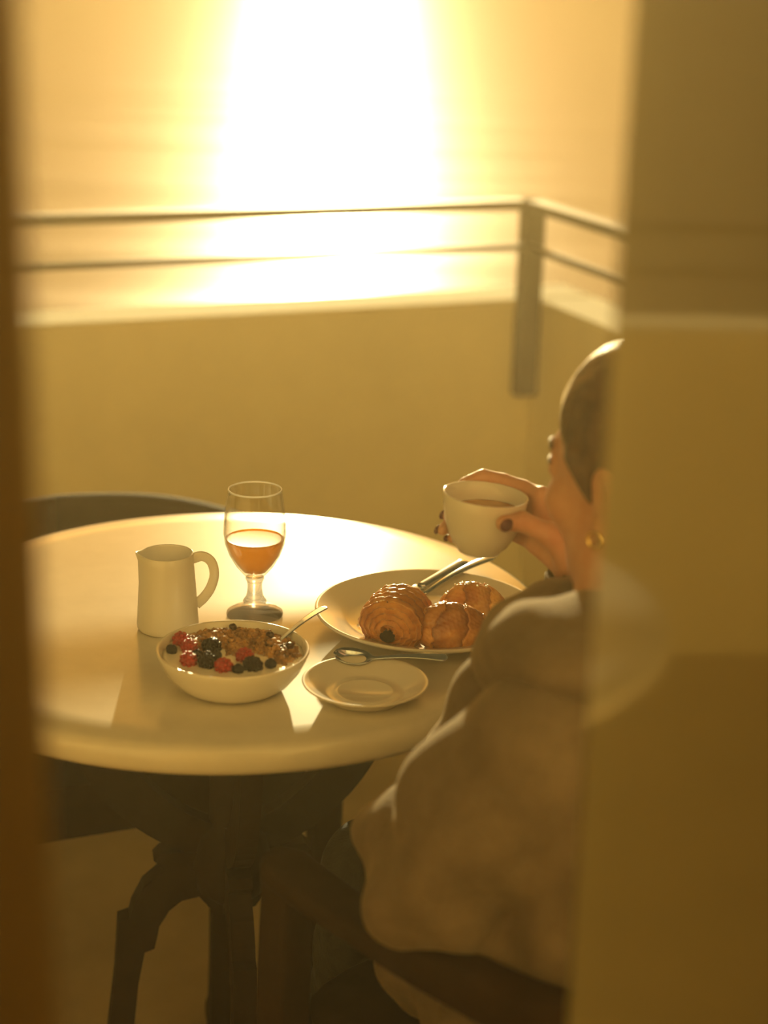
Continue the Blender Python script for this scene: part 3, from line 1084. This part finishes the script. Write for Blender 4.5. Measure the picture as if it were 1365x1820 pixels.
spoon('spoon', (-0.1375, 1.818, 0.7865), (-0.0665, 1.937, 0.8050), (-0.45, -0.5, 0.75), 'steel spoon stuck in the granola with its handle over the rim', bl=0.036, bw=0.012, arch=0.003)
spoon('teaspoon', (-0.0540, 1.8650, 0.7755), (0.0775, 1.8540, 0.7780), (-0.15, -0.35, 0.95), 'steel teaspoon lying across the saucer', bl=0.046, bw=0.0140, depth=0.007, arch=0.002, drop=0.005)

def knife():
    tip, end = np.array((-0.028, 2.006, 0.7620)), np.array((0.110, 2.165, 0.7865))
    d = end - tip
    L = np.linalg.norm(d)
    d /= L
    s = np.cross(d, (0, 0, 1))
    s /= np.linalg.norm(s)
    u = np.cross(s, d)
    k = thing('table_knife', tuple((tip + end) / 2), 'steel table knife lying on the plate under the pastries', 'knife')
    n = 22
    bl = 0.56 * L
    path = [tip + d * (bl * i / n) for i in range(n + 1)]
    def sec(i, t):
        w = 0.0095 * (1 - max(0, (0.25 - t) / 0.25) ** 2.2 * 0.85)
        return ring_sec(max(w, 0.001), 0.0008, 10, 3)
    obj('blade', *sweep(path, sec), 'steel', k)
    path = [tip + d * (bl + (L - bl) * i / n) for i in range(n + 1)]
    def sec2(i, t):
        w = 0.0058 + 0.0040 * t ** 1.2
        e = 1.0 if t < 0.9 else math.sqrt(max(0.08, 1 - ((t - 0.9) / 0.1) ** 2))
        return ring_sec(w * e, 0.0042 * (0.8 + 0.3 * t) * e, 14, 2.5)
    obj('handle', *sweep(path, sec2), 'steel', k)
knife()
def fork():
    tip, end = np.array((0.006, 2.026, 0.7625)), np.array((0.146, 2.182, 0.7880))
    d = end - tip
    L = np.linalg.norm(d)
    d /= L
    s = np.cross(d, (0, 0, 1))
    s /= np.linalg.norm(s)
    u = np.cross(s, d)
    k = thing('table_fork', tuple((tip + end) / 2), 'steel fork resting beside the knife on the plate', 'fork')
    n = 30
    x0 = 0.070
    path = [tip + d * (x0 + (L - x0) * i / n) + u * 0.005 * math.sin(math.pi * i / n) for i in range(n + 1)]
    def sec(i, t):
        w = 0.0032 + 0.0058 * t ** 1.6
        e = 1.0 if t < 0.93 else math.sqrt(max(0.06, 1 - ((t - 0.93) / 0.07) ** 2))
        return ring_sec(w * e, 0.0018 * e + 0.0004, 12, 2.6)
    obj('handle', *sweep(path, sec), 'steel', k)
    path = [tip + d * (0.042 + 0.030 * i / 10) + u * (-0.003 * math.sin(math.pi * i / 10)) for i in range(11)]
    obj('neck', *sweep(path, lambda i, t: ring_sec(0.0105 * math.sqrt(max(0.09, 1 - t ** 2)) , 0.0012, 12, 3)), 'steel', k)
    for j in range(4):
        off = s * (j - 1.5) * 0.0056
        path = [tip + d * (0.046 * i / 10) + off + u * (0.005 * (1 - i / 10) ** 2) for i in range(11)]
        obj('tine', *sweep(path, lambda i, t: ring_sec(0.0008 + 0.0010 * t, 0.0009, 8, 2.5)), 'steel', k)
fork()

# ------------------------------------------------------------------ pastries
def pastry_frame(axis):
    a = np.array(axis, float)
    a /= np.linalg.norm(a)
    s = np.cross((0, 0, 1), a)
    s /= np.linalg.norm(s)
    return a, s, np.cross(a, s)
def toast(o, vals):
    ca = o.data.color_attributes.new('toast', 'FLOAT_COLOR', 'POINT')
    v = np.asarray(vals, np.float32)
    ca.data.foreach_set('color', np.stack([v, v, v, np.ones_like(v)], 1).ravel())
def croissant(name, c, axis, L, rw, rh, bend, seed, mat, label, layers=5, tip=0.62, skew=0.28, peak=0.10):
    """rolled crescent: overlapping wraps, stepped edges, thickest in the middle"""
    r_ = random.Random(seed)
    a, s, u = pastry_frame(axis)
    N, K = 150, 110
    V, F, T = [], [], []
    ph = [r_.uniform(0, 6.28) for _ in range(8)]
    off0 = 0.45
    for i in range(N + 1):
        t = -1 + 2 * i / N
        prof = max(0.0, 1 - abs(t) ** 2.0) ** tip
        for k in range(K):
            th = 2 * math.pi * k / K
            cs, sn = math.cos(th), math.sin(th)
            w = abs(t + 0.12 * math.sin(th + ph[5])) * layers + skew * cs + off0 + 0.10 * math.sin(3 * th + ph[0]) + 0.05 * math.sin(9 * th + ph[1]) + 0.03 * math.sin(17 * th + ph[6])
            fr = w - math.floor(w)
            edge = fr ** 3.0
            step = 0.085 * (1 - fr) ** 0.7 * min(1.0, fr / 0.06)
            rip = 0.014 * math.sin(13 * th + 9 * t + ph[2]) + 0.010 * math.sin(29 * th - 31 * t + ph[3]) + 0.02 * math.sin(4 * th + 6 * t + ph[4]) + 0.006 * math.sin(60 * t + 8 * sn + ph[7])
            R = prof * (0.88 + step + rip) * (1 + peak * math.cos(3 * (th - math.pi / 2)))
            p = np.array(c) + a * (t * L / 2) + s * (cs * rw * R + bend * (t * t - 0.3)) + u * (sn * rh * R)
            p[2] = max(p[2], c[2] - rh * 0.72 + 0.0005)
            V.append(p)
            T.append(min(1, max(0, 0.25 + 0.75 * edge + 0.3 * (sn > 0.3) * (1 - edge) * 0.6)))
    for i in range(N):
        for k in range(K):
            k2 = (k + 1) % K
            F.append((i * K + k, i * K + k2, (i + 1) * K + k2, (i + 1) * K + k))
    F.append(tuple(reversed(range(K))))
    F.append(tuple(range(N * K, N * K + K)))
    o = tag(obj(name, np.array(V), F, mat, origin=(c[0], c[1], c[2] - rh * 0.72)), label, 'pastry', 'pastries on the plate')
    toast(o, T)
    return o, np.array(V)

PZ = TZ + 0.0085
# rolled chocolate pastry showing its coiled end to the camera
def choc_roll():
    c = np.array((0.0200, 1.955, PZ + 0.0305))
    a, s, u = pastry_frame((0.30, 1.0, 0.10))
    rw, rh, L = 0.0385, 0.0330, 0.066
    K, N = 88, 40
    V, F = [], []
    def radial(th, t):
        flat = 1.0
        w = th / (2 * math.pi) * 1.0 + t * 0.9
        rip = 0.016 * math.sin(11 * th + 5 * t) + 0.012 * math.sin(19 * th - 9 * t) + 0.02 * math.sin(3 * th + 2)
        seam = 0.13 * ((w * 3.0) % 1.0)
        return flat * (0.94 + rip + seam * 0.8)
    rings = []
    # end cap (towards camera): coiled layers, then the side, then the rounded far end
    M_ = 34
    for i in range(1, M_ + 1):
        q = i / M_
        row = []
        for k in range(K):
            th = 2 * math.pi * k / K
            R = radial(th, -1) * q
            spiral = (q * 5.2 - th / (2 * math.pi)) % 1.0
            bulge = 0.013 * (1 - q ** 2.2) - 0.0055 * (1 - q) * (1 if q < 0.2 else 0)
            dep = -L / 2 - bulge + 0.0042 * spiral
            hole = 0.011 * math.exp(-((R * math.cos(th) - 0.02) ** 2 + (R * math.sin(th) + 0.28) ** 2) / 0.040)
            p = c + a * (dep + hole) + s * (rw * R * math.cos(th)) + u * (rh * R * math.sin(th))
            row.append(p)
        rings.append(row)
    for i in range(1, N + 1):
        t = -1 + 2 * i / N
        prof = 1.0 + 0.05 * math.sin((t + 1) * 2.0) if t < 0.5 else max(0.02, (1 + 0.05 * math.sin(3.0)) * math.sqrt(max(0.0, 1 - ((t - 0.5) / 0.505) ** 2)))
        row = []
        for k in range(K):
            th = 2 * math.pi * k / K
            R = radial(th, t) * prof
            row.append(c + a * (t * L / 2) + s * (rw * R * math.cos(th)) + u * (rh * R * math.sin(th)))
        rings.append(row)
    V = [c - a * (L / 2 + 0.010)]
    for row in rings:
        V += row
    V = np.array(V)
    V[:, 2] = np.maximum(V[:, 2], PZ + 0.0006)
    for k in range(K):
        k2 = (k + 1) % K
        F.append((0, 1 + k2, 1 + k))
        for i in range(len(rings) - 1):
            b = 1 + i * K
            F.append((b + k, b + k2, b + K + k2, b + K + k))
    b = 1 + (len(rings) - 1) * K
    F.append(tuple(range(b, b + K)))
    TT = [0.5]
    for i in range(1, M_ + 1):
        for k in range(K):
            sp_ = (i / M_ * 5.2 - k / K) % 1.0
            TT.append(0.15 + 0.6 * (1 - sp_) ** 4 + 0.2 * (i / M_))
    for i in range(N):
        for k in range(K):
            w = (k / K + (-1 + 2 * (i + 1) / N) * 0.9) * 3.0
            TT.append(0.35 + 0.65 * (w % 1.0) ** 4)
    o = tag(obj('chocolate_roll', V, F, 'crust', origin=(c[0], c[1], PZ)), 'golden rolled pastry with dark chocolate in its coiled end', 'pastry', 'pastries on the plate')
    toast(o, TT)
    cc_ = c - a * (L / 2 + 0.006) + s * 0.0008 - u * 0.0090
    vs, fs = uv_sphere(16, 10)
    W = cc_ + vs[:, :1] * s * 0.0100 + vs[:, 1:2] * a * 0.008 + vs[:, 2:3] * u * 0.0072
    obj('chocolate_core', W, fs, 'chocolate', o)
    return o
choc_roll()
o2, v2 = croissant('croissant', (0.0815, 1.939, PZ + 0.0225), (1.0, 0.10, -0.02), 0.106, 0.030, 0.0320, 0.006, 11, 'crust', 'brown croissant at the front of the plate beside the chocolate roll', layers=2.3, tip=0.75, peak=0.10)
o3, v3 = croissant('croissant', (0.1105, 2.022, PZ + 0.0205), (1.0, 0.22, 0.0), 0.090, 0.026, 0.0300, -0.006, 23, 'crust2', 'paler croissant behind with sugar grains on its top', layers=2.0, tip=0.7, peak=0.07)
for k in range(7):
    r_ = random.Random(40 + k)
    px, py = -0.022 + 0.045 * r_.random(), -0.006 + 0.010 * r_.random()
    cxy = np.array((0.1105 + px, 2.022 + py))
    near = v3[np.argsort(np.hypot(v3[:, 0] - cxy[0], v3[:, 1] - cxy[1]))[:40]]
    z = near[:, 2].max()
    vs, fs = uv_sphere(8, 5)
    obj('sugar_grain', vs * np.array((0.0022, 0.0018, 0.0016)) * r_.uniform(0.7, 1.2) + np.array((cxy[0], cxy[1], z)), fs, 'sugar', o3)

# ------------------------------------------------------------------ cup in the raised hand
CUPC = np.array((0.107, 1.800, 0.9265))
CUP_H = 0.066
CUP_TILT = math.radians(4.5)
cup_out = [(0.0001, 0.0015), (0.019, 0.0015), (0.0205, 0.0), (0.0225, 0.0005), (0.0245, 0.004), (0.0300, 0.010), (0.0365, 0.021), (0.0418, 0.036), (0.0448, 0.052), (0.0465, 0.0650), (0.0460, 0.0665), (0.0448, 0.0660)]
cup_in = [(0.0422, 0.052), (0.0392, 0.036), (0.0340, 0.022), (0.0270, 0.011), (0.0200, 0.006), (0.0001, 0.005)]
def tilt_cup(V):
    V = np.array(V, float) - np.array((0, 0, CUP_H / 2))
    c, s = math.cos(CUP_TILT), math.sin(CUP_TILT)
    W = np.stack([V[:, 0] * c + V[:, 2] * s, V[:, 1], -V[:, 0] * s + V[:, 2] * c], 1)
    return W + np.array((0, 0, CUP_H / 2)) + CUPC
V, F = lathe(cup_out + cup_in, (0, 0, 0), 96)
tag(obj('coffee_cup', tilt_cup(V), F, 'porcelain_thin', origin=tuple(CUPC)), 'white coffee cup held up in the right hand of the person', 'cup')
V, F = lathe([(0.0001, 0.030), (0.0362, 0.030), (0.0402, 0.0445), (0.0408, 0.0475), (0.0395, 0.0470), (0.0001, 0.0470)], (0, 0, 0), 64)
V = tilt_cup(V)
V[:, 2] = np.where(V[:, 2] > CUPC[2] + 0.038, CUPC[2] + 0.0470, V[:, 2])
tag(obj('coffee', V, F, 'coffee', origin=tuple(CUPC + np.array((0, 0, 0.030)))), 'milky brown coffee inside the raised cup', 'coffee')

# ------------------------------------------------------------------ the person
PBASE = np.array((0.26, 1.52))
PFv = np.array((-0.68, 0.733))
PLv = np.array((-0.733, -0.68))
def W(f, l, z):
    p = PBASE + PFv * f + PLv * l
    return np.array((p[0], p[1], z))
BAX = [(PFv[0], PFv[1], 0), (PLv[0], PLv[1], 0), (0, 0, 1)]
HC = np.array((0.2475, 1.600, 1.086))
ha = math.radians(45)
hp_ = math.radians(6)
Fh = np.array((-math.sin(ha) * math.cos(hp_), math.cos(ha) * math.cos(hp_), -math.sin(hp_)))
Lh = np.array((-math.cos(ha), -math.sin(ha), 0))
Uh = np.cross(Fh, Lh)
HAX = [Fh, Lh, Uh]
def H(f, l, z):
    return HC + Fh * f + Lh * l + Uh * z

NECK = np.array((0.243, 1.572, 0.925))
SH_L, EL_L, WR_L = np.array((0.138, 1.430, 0.872)), np.array((0.060, 1.465, 0.705)), np.array((0.040, 1.595, 0.682))
SH_R, EL_R, WR_R = W(0.06, -0.165, 0.885), np.array((0.375, 1.795, 0.690)), np.array((0.213, 1.768, 0.918))
HIP_L, KN_L, AN_L = W(0.0, 0.085, 0.530), np.array((0.000, 1.815, 0.520)), np.array((-0.045, 1.895, 0.105))
HIP_R, KN_R, AN_R = W(0.0, -0.085, 0.535), np.array((0.135, 1.920, 0.535)), np.array((0.125, 1.985, 0.105))

def cup_r(z):
    return float(np.interp(z - CUPC[2], [p[1] for p in cup_out[2:10]], [p[0] for p in cup_out[2:10]]))
def around(deg, z, off=0.0085):
    r = cup_r(z) + off
    a = math.radians(deg)
    return np.array((CUPC[0] + r * math.cos(a), CUPC[1] + r * math.sin(a), z))
FINGERS_R = [
    [around(16, 0.985, 0.022), around(88, 0.9955), around(108, 0.988), around(126, 0.978)],
    [around(13, 0.968, 0.024), around(78, 0.976, 0.0095), around(112, 0.966), around(138, 0.957)],
    [around(6, 0.952, 0.026), around(72, 0.957, 0.0095), around(128, 0.949), around(164, 0.946)],
    [around(-2, 0.938, 0.028), around(64, 0.940, 0.0105), around(112, 0.936, 0.009), around(150, 0.935, 0.008)],
]
FR = [(0.0105, 0.0088, 0.0078, 0.0068), (0.0108, 0.0090, 0.0080, 0.0070), (0.0104, 0.0086, 0.0076, 0.0066), (0.0096, 0.0076, 0.0068, 0.0058)]
def wrap(p, r):
    # keep each finger on the round of the cup between its joints
    P_, R_ = [p[0]], [r[0]]
    for i in range(3):
        a, b = p[i] - CUPC, p[i + 1] - CUPC
        aa, ab = math.atan2(a[1], a[0]), math.atan2(b[1], b[0])
        ra, rb = math.hypot(a[0], a[1]), math.hypot(b[0], b[1])
        for t in (1 / 3, 2 / 3, 1.0):
            an = aa + (ab - aa) * t
            rr = ra + (rb - ra) * (t if i else math.sqrt(t))
            bul = 0.0022 * math.sin(math.pi * t)
            P_.append(np.array((CUPC[0] + (rr - bul * 0.3) * math.cos(an), CUPC[1] + (rr - bul * 0.3) * math.sin(an), p[i][2] + (p[i + 1][2] - p[i][2]) * t)))
            R_.append(r[i] + (r[i + 1] - r[i]) * t - 0.0004 * math.sin(math.pi * t))
    return P_, R_
THUMB_R = [np.array((0.202, 1.755, 0.934)), np.array((0.178, 1.757, 0.962)), around(-42, 0.974, 0.0098), around(-68, 0.976, 0.0085)]

B = SDF((-0.20, 1.30, 0.0), (0.50, 2.16, 1.24), 0.0036)
# trunk
B.ell(W(0.0, 0, 0.54), BAX, (0.105, 0.155, 0.095))
B.ell(W(0.015, 0, 0.68), BAX, (0.085, 0.125, 0.16), 0.05)
B.ell(W(0.03, 0, 0.83), BAX, (0.095, 0.150, 0.13), 0.05)
B.cap(SH_L, SH_R, 0.048, 0.048, 0.04)
B.chain([NECK - np.array((0, 0, 0.04)), NECK + np.array((0, 0, 0.03)), H(-0.015, 0, -0.065)], [0.060, 0.052, 0.052], 0.03)
# arms and legs
B.chain([SH_L, EL_L, WR_L], [0.044, 0.036, 0.026], 0.015)
B.chain([SH_R, EL_R, WR_R], [0.044, 0.036, 0.0255], 0.015)
for hip, kn, an in ((HIP_L, KN_L, AN_L), (HIP_R, KN_R, AN_R)):
    B.chain([hip, kn, kn * 0.6 + an * 0.4, an], [0.074, 0.050, 0.050, 0.034], 0.02)
    toe = an + np.array((PFv[0] * 0.10, PFv[1] * 0.14, -0.066))
    B.chain([an + np.array((0, 0, -0.055)), toe], [0.036, 0.026], 0.02)
# head
B.ell(H(-0.012, 0, 0.030), HAX, (0.098, 0.076, 0.092), 0.02)
B.ell(H(0.028, 0, -0.045), HAX, (0.066, 0.058, 0.076), 0.03)
for s in (-1, 1):
    B.cap(H(-0.005, 0.050 * s, -0.055), H(0.058, 0.018 * s, -0.103), 0.017, 0.015, 0.025)
    B.ell(H(0.068, 0.036 * s, -0.035), HAX, (0.020, 0.020, 0.020), 0.02)
    B.ell(H(0.092, 0.031 * s, -0.004), HAX, (0.014, 0.015, 0.010), 0.006, cut=True)
    B.ell(H(0.077, 0.031 * s, -0.004), HAX, (0.0125, 0.0135, 0.0115), 0.003)
    B.ell(H(-0.010, 0.076 * s, -0.016), [Fh * 0.93 + Lh * 0.36 * -s, Lh * 0.93 + Fh * 0.36 * s, Uh], (0.018, 0.006, 0.031), 0.006)
    B.ell(H(-0.007, 0.084 * s, -0.011), HAX, (0.009, 0.005, 0.017), 0.004, cut=True)
    B.ell(H(-0.004, 0.076 * s, -0.044), HAX, (0.008, 0.005, 0.009), 0.004)
B.cap(H(0.079, -0.028, 0.016), H(0.079, 0.028, 0.016), 0.010, 0.010, 0.014)
B.chain([H(0.084, 0, 0.010), H(0.105, 0, -0.030)], [0.007, 0.0095], 0.010)
for s in (-1, 1):
    B.ell(H(0.094, 0.010 * s, -0.033), HAX, (0.009, 0.007, 0.007), 0.005)
B.ell(H(0.088, 0, -0.061), HAX, (0.010, 0.021, 0.0055), 0.004)
B.ell(H(0.086, 0, -0.071), HAX, (0.010, 0.018, 0.0060), 0.004)
B.ell(H(0.072, 0, -0.103), HAX, (0.019, 0.020, 0.017), 0.015)
# right hand closed round the cup
for i, (p, r) in enumerate(zip(FINGERS_R, FR)):
    B.chain([WR_R + (p[0] - WR_R) * 0.15, p[0]], [0.016, r[0] + 0.002], 0.012)
    B.chain(*wrap(p, r), 0.002)
B.chain([WR_R, THUMB_R[0]], [0.022, 0.017], 0.012)
B.chain(THUMB_R, [0.0165, 0.0128, 0.0105, 0.0088], 0.006)
# left hand resting on the thigh
d_l = np.array((-0.05, 0.90, -0.38))
d_l /= np.linalg.norm(d_l)
s_l = np.cross(d_l, (0, 0, 1))
s_l /= np.linalg.norm(s_l)
for i, (off, ln) in enumerate(((-0.028, 0.062), (-0.009, 0.070), (0.010, 0.066), (0.028, 0.052))):
    k0 = WR_L + d_l * 0.080 + s_l * off
    k1 = k0 + d_l * ln * 0.5 + s_l * off * 0.1 + np.array((0, 0, -0.004))
    k2 = k1 + d_l * ln * 0.5 + np.array((0, 0, -0.012))
    B.chain([WR_L, k0], [0.018, 0.0125], 0.012)
    B.chain([k0, k1, k2], [0.0105, 0.0085, 0.0068], 0.003)
tb0 = WR_L + d_l * 0.03 + s_l * 0.026
B.chain([tb0, tb0 + d_l * 0.035 + s_l * 0.018, tb0 + d_l * 0.065 + s_l * 0.018], [0.015, 0.0105, 0.008], 0.006)
person = fast_obj('person', *B.mesh(), 'skin', origin=(PBASE[0], PBASE[1], 0.0))
tag(person, 'person in a brown coat raising a coffee cup, seen from behind', 'person')

# fingernails
def nail(p_prev, p_tip, outward, w, ln, lift):
    d = p_tip - p_prev
    d /= np.linalg.norm(d)
    o = outward - d * (outward @ d)
    o /= np.linalg.norm(o)
    s = np.cross(d, o)
    vs, fs = uv_sphere(14, 8)
    Wv = p_tip + d * 0.0015 + o * lift + vs[:, :1] * s * w + vs[:, 1:2] * d * ln + vs[:, 2:3] * o * 0.0022
    obj('fingernail', Wv, fs, 'nail', person)
for p, r in zip(FINGERS_R, FR):
    out = p[3] - np.array((CUPC[0], CUPC[1], p[3][2]))
    nail(p[2], p[3], out / np.linalg.norm(out), r[3] * 0.78, 0.0070, r[3] - 0.0012)
out = THUMB_R[3] - np.array((CUPC[0], CUPC[1], THUMB_R[3][2]))
nail(THUMB_R[2], THUMB_R[3], out / np.linalg.norm(out), 0.0074, 0.0090, 0.0076)

# hair: close cap drawn back off the face
Hs = SDF(H(-0.02, 0, 0.02) - 0.16, H(-0.02, 0, 0.02) + 0.16, 0.0036)
Hs.ell(H(-0.014, 0, 0.031), HAX, (0.102, 0.0815, 0.098))
Hs.ell(H(-0.055, 0, -0.035), HAX, (0.055, 0.060, 0.060), 0.03)
nrm = Fh * 0.84 - Uh * 0.54
Hs.clip(nrm, float(nrm @ H(0.076, 0, 0.062)), 0.012)
for s in (-1, 1):
    Hs.cap(H(0.028, 0.070 * s, 0.02), H(0.008, 0.0735 * s, -0.022), 0.010, 0.004, 0.010)
    Hs.ell(H(-0.010, 0.082 * s, -0.018), HAX, (0.021, 0.018, 0.031), 0.004, cut=True)
X, Y, Z = Hs.ax[0][:, None, None], Hs.ax[1][None, :, None], Hs.ax[2][None, None, :]
Hs.D = Hs.D + (0.0009 * np.sin(260 * (X * Lh[0] + Y * Lh[1]) + 60 * Z) * np.sin(55 * Z + 30 * X)).astype(np.float32)
fast_obj('hair', *Hs.mesh(), 'hair', person)

# eyes and brows
for s in (-1, 1):
    ec = H(0.0775, 0.031 * s, -0.004)
    vs, fs = uv_sphere(20, 12)
    eye = obj('eye', ec + vs * 0.0118, fs, 'eye_white', person)
    ic = ec + Fh * 0.0092
    obj('iris', ic + vs[:, :1] * Fh * 0.0032 + vs[:, 1:2] * Lh * 0.0055 + vs[:, 2:3] * Uh * 0.0055, fs, 'iris', eye)
    lid = smooth_curve([H(0.083, 0.019 * s, 0.003), H(0.0905, 0.030 * s, 0.006), H(0.081, 0.044 * s, 0.002)], 12)
    obj('eyelashes', *sweep(lid, lambda i, t: ring_sec(0.0016, 0.0012, 8)), 'hair', person)
    brow = smooth_curve([H(0.0885, 0.014 * s, 0.018), H(0.0890, 0.030 * s, 0.023), H(0.0760, 0.047 * s, 0.018)], 14)
    obj('eyebrow', *sweep(brow, lambda i, t: ring_sec(0.0022, 0.0030 * (1 - 0.6 * t), 10)), 'hair', person)

# earrings
for s in (-1, 1):
    c = H(-0.002, 0.080 * s, -0.055)
    ring = [c + (Fh * math.cos(a) + Uh * math.sin(a)) * 0.0075 for a in np.linspace(0, 2 * math.pi, 33)]
    obj('earring', *sweep(ring, lambda i, t: ring_sec(0.0017, 0.0017, 10), upv=tuple(Lh), caps=False), 'gold', person)

# coat
C = SDF((-0.16, 1.22, 0.44), (0.56, 1.92, 1.04), 0.0055)
C.ell(W(-0.005, 0, 0.535), BAX, (0.165, 0.200, 0.130))
C.ell(W(0.0, 0, 0.70), BAX, (0.135, 0.175, 0.24), 0.06)
C.ell(W(0.02, 0, 0.815), BAX, (0.125, 0.180, 0.12), 0.05)
C.cap(SH_L, SH_R, 0.056, 0.056, 0.04)
C.chain([HIP_L + np.array((0, 0, 0.01)), HIP_L * 0.55 + KN_L * 0.45 + np.array((0, 0, 0.01))], [0.105, 0.095], 0.04)
C.chain([HIP_R + np.array((0, 0, 0.01)), HIP_R * 0.55 + KN_R * 0.45 + np.array((0, 0, 0.01))], [0.105, 0.095], 0.04)
# open front edge standing off the chest
C.chain([np.array((0.155, 1.565, 0.910)), np.array((0.118, 1.600, 0.840)), np.array((0.090, 1.625, 0.750)), np.array((0.085, 1.640, 0.660))], [0.036, 0.042, 0.048, 0.050], 0.03)
# left sleeve, wide, sagging at the elbow
C.chain([SH_L + np.array((0.0, 0.01, -0.01)), (SH_L + EL_L) / 2 + np.array((0.0, 0.012, 0.0)), EL_L + np.array((0.008, 0.012, 0.008))], [0.062, 0.073, 0.070], 0.03)
C.chain([EL_L, (EL_L + WR_L) / 2 + np.array((-0.004, 0.0, 0.008)), WR_L + np.array((-0.006, 0.030, -0.010))], [0.066, 0.058, 0.046], 0.03)
# right sleeve up to the wrist
cuffR = WR_R + (EL_R - WR_R) * 0.03
C.chain([SH_R, EL_R, cuffR], [0.062, 0.062, 0.043], 0.03)
C.torus(cuffR + (EL_R - WR_R) * 0.03, EL_R - WR_R, 0.036, 0.010, 0.020, 0.006)
X, Y, Z = C.ax[0][:, None, None], C.ax[1][None, :, None], C.ax[2][None, None, :]
u_ = X * PFv[0] + Y * PFv[1]
v_ = X * PLv[0] + Y * PLv[1]
fold = 0.0080 * np.sin(42 * u_ + 16 * Z + 3 * np.sin(9 * Z)) * np.clip((0.92 - Z) / 0.2, 0, 1) + 0.0035 * np.sin(75 * u_ - 34 * Z + 20 * v_) * np.clip((0.85 - Z) / 0.15, 0, 1) + 0.002 * np.sin(60 * v_ + 50 * Z)
C.D = C.D + fold.astype(np.float32)
C.cap(NECK - np.array((0, 0, 0.01)), H(-0.01, 0, -0.05), 0.062, 0.074, 0.012, cut=True)
# hollow at the right cuff
C.cap(WR_R + (WR_R - EL_R) * 0.3, cuffR + (EL_R - WR_R) * 0.12, 0.032, 0.030, 0.004, cut=True)
C.clip((0, 0, -1), -0.4465, 0.0)
fast_obj('coat', *C.mesh(), 'coat', person)
# thick folded collar lying over the shoulders
K_ = SDF((0.03, 1.34, 0.82), (0.44, 1.78, 1.03), 0.0042)
K_.torus(np.array((0.232, 1.565, 0.918)), np.array((-0.16, -0.05, 1.0)), 0.098, 0.048, 0.034)
K_.chain([np.array((0.124, 1.497, 0.940)), np.array((0.150, 1.580, 0.922))], [0.029, 0.034], 0.02)
K_.ell(np.array((0.200, 1.492, 0.946)), BAX, (0.080, 0.098, 0.043), 0.025)
X, Y, Z = K_.ax[0][:, None, None], K_.ax[1][None, :, None], K_.ax[2][None, None, :]
K_.D = K_.D + (0.003 * np.sin(60 * X + 35 * Y) * np.sin(50 * Z + 25 * X)).astype(np.float32)
K_.cap(NECK - np.array((0, 0, 0.06)), H(-0.01, 0, -0.05), 0.060, 0.074, 0.012, cut=True)
fast_obj('collar', *K_.mesh(), 'coat', person)

# jeans with rolled cuffs, boots with fleece lining
J = SDF((-0.22, 1.38, 0.16), (0.48, 2.10, 0.68), 0.0055)
J.ell(W(0.0, 0, 0.545), BAX, (0.122, 0.170, 0.100))
CUFF = []
for hip, kn, an in ((HIP_L, KN_L, AN_L), (HIP_R, KN_R, AN_R)):
    ce = kn + (an - kn) * 0.52
    CUFF.append(ce)
    J.chain([hip, kn, ce], [0.082, 0.060, 0.057], 0.02)
    for dz in (0.012, 0.034):
        J.torus(ce + np.array((0, 0, dz)), (an - kn), 0.052, 0.014, 0.012, 0.004)
X, Y, Z = J.ax[0][:, None, None], J.ax[1][None, :, None], J.ax[2][None, None, :]
J.D = J.D + (0.0022 * np.sin(70 * Z + 40 * X + 3 * np.sin(40 * Y))).astype(np.float32)
for (hip, kn, an), ce in zip(((HIP_L, KN_L, AN_L), (HIP_R, KN_R, AN_R)), CUFF):
    J.cap(ce + (an - kn) * 0.01, ce + (an - kn) * 0.25, 0.060, 0.075, 0.0, cut=True)
fast_obj('jeans', *J.mesh(), 'jeans', person)
for (hip, kn, an), ce in zip(((HIP_L, KN_L, AN_L), (HIP_R, KN_R, AN_R)), CUFF):
    top = an + (ce - an) * 0.72
    S = SDF(np.minimum(an, ce) - np.array((0.20, 0.10, 0.11)), np.maximum(an, ce) + np.array((0.10, 0.24, 0.05)), 0.005)
    toe = an + np.array((PFv[0] * 0.10, PFv[1] * 0.14, -0.062))
    S.chain([top, an, an + np.array((0, 0, -0.055))], [0.052, 0.047, 0.047], 0.02)
    S.chain([an + np.array((0, 0, -0.055)), toe], [0.048, 0.040], 0.03)
    S.clip((0, 0, -1), -0.002, 0.0)
    fast_obj('boot', *S.mesh(), 'boot', person)
    S = SDF(top - 0.11, top + 0.13, 0.0045)
    S.chain([top + (an - ce) * 0.05, top + (ce - an) * 0.30], [0.056, 0.056], 0.0)
    X, Y, Z = S.ax[0][:, None, None], S.ax[1][None, :, None], S.ax[2][None, None, :]
    S.D = S.D + (0.005 * np.sin(190 * X + 90 * Z) * np.sin(170 * Y + 60 * Z) * np.sin(150 * Z)).astype(np.float32)
    fast_obj('fleece_lining', *S.mesh(), 'fleece', person)


# ------------------------------------------------------------------ added scatter volume imitating veiling glare and bloom
hz = obj('glare_volume', *box_vf((-5.0, -0.6, 0.002), (2.6, 4.6, 3.0)), 'plaster', smooth=False)
hm = bpy.data.materials.new('glare_veil')
hm.use_nodes = True
hn = hm.node_tree
hn.nodes.clear()
ho = hn.nodes.new('ShaderNodeOutputMaterial')
hv = hn.nodes.new('ShaderNodeVolumeScatter')
hv.inputs['Color'].default_value = (1.0, 0.80, 0.42, 1)
hv.inputs['Density'].default_value = 0.015
hv.inputs['Anisotropy'].default_value = 0.7
hn.links.new(hv.outputs[0], ho.inputs['Volume'])
hz.data.materials.clear()
hz.data.materials.append(hm)
hz['kind'] = 'stuff'
tag(hz, 'added golden scatter volume imitating veiling glare over the terrace', 'glare_veil')
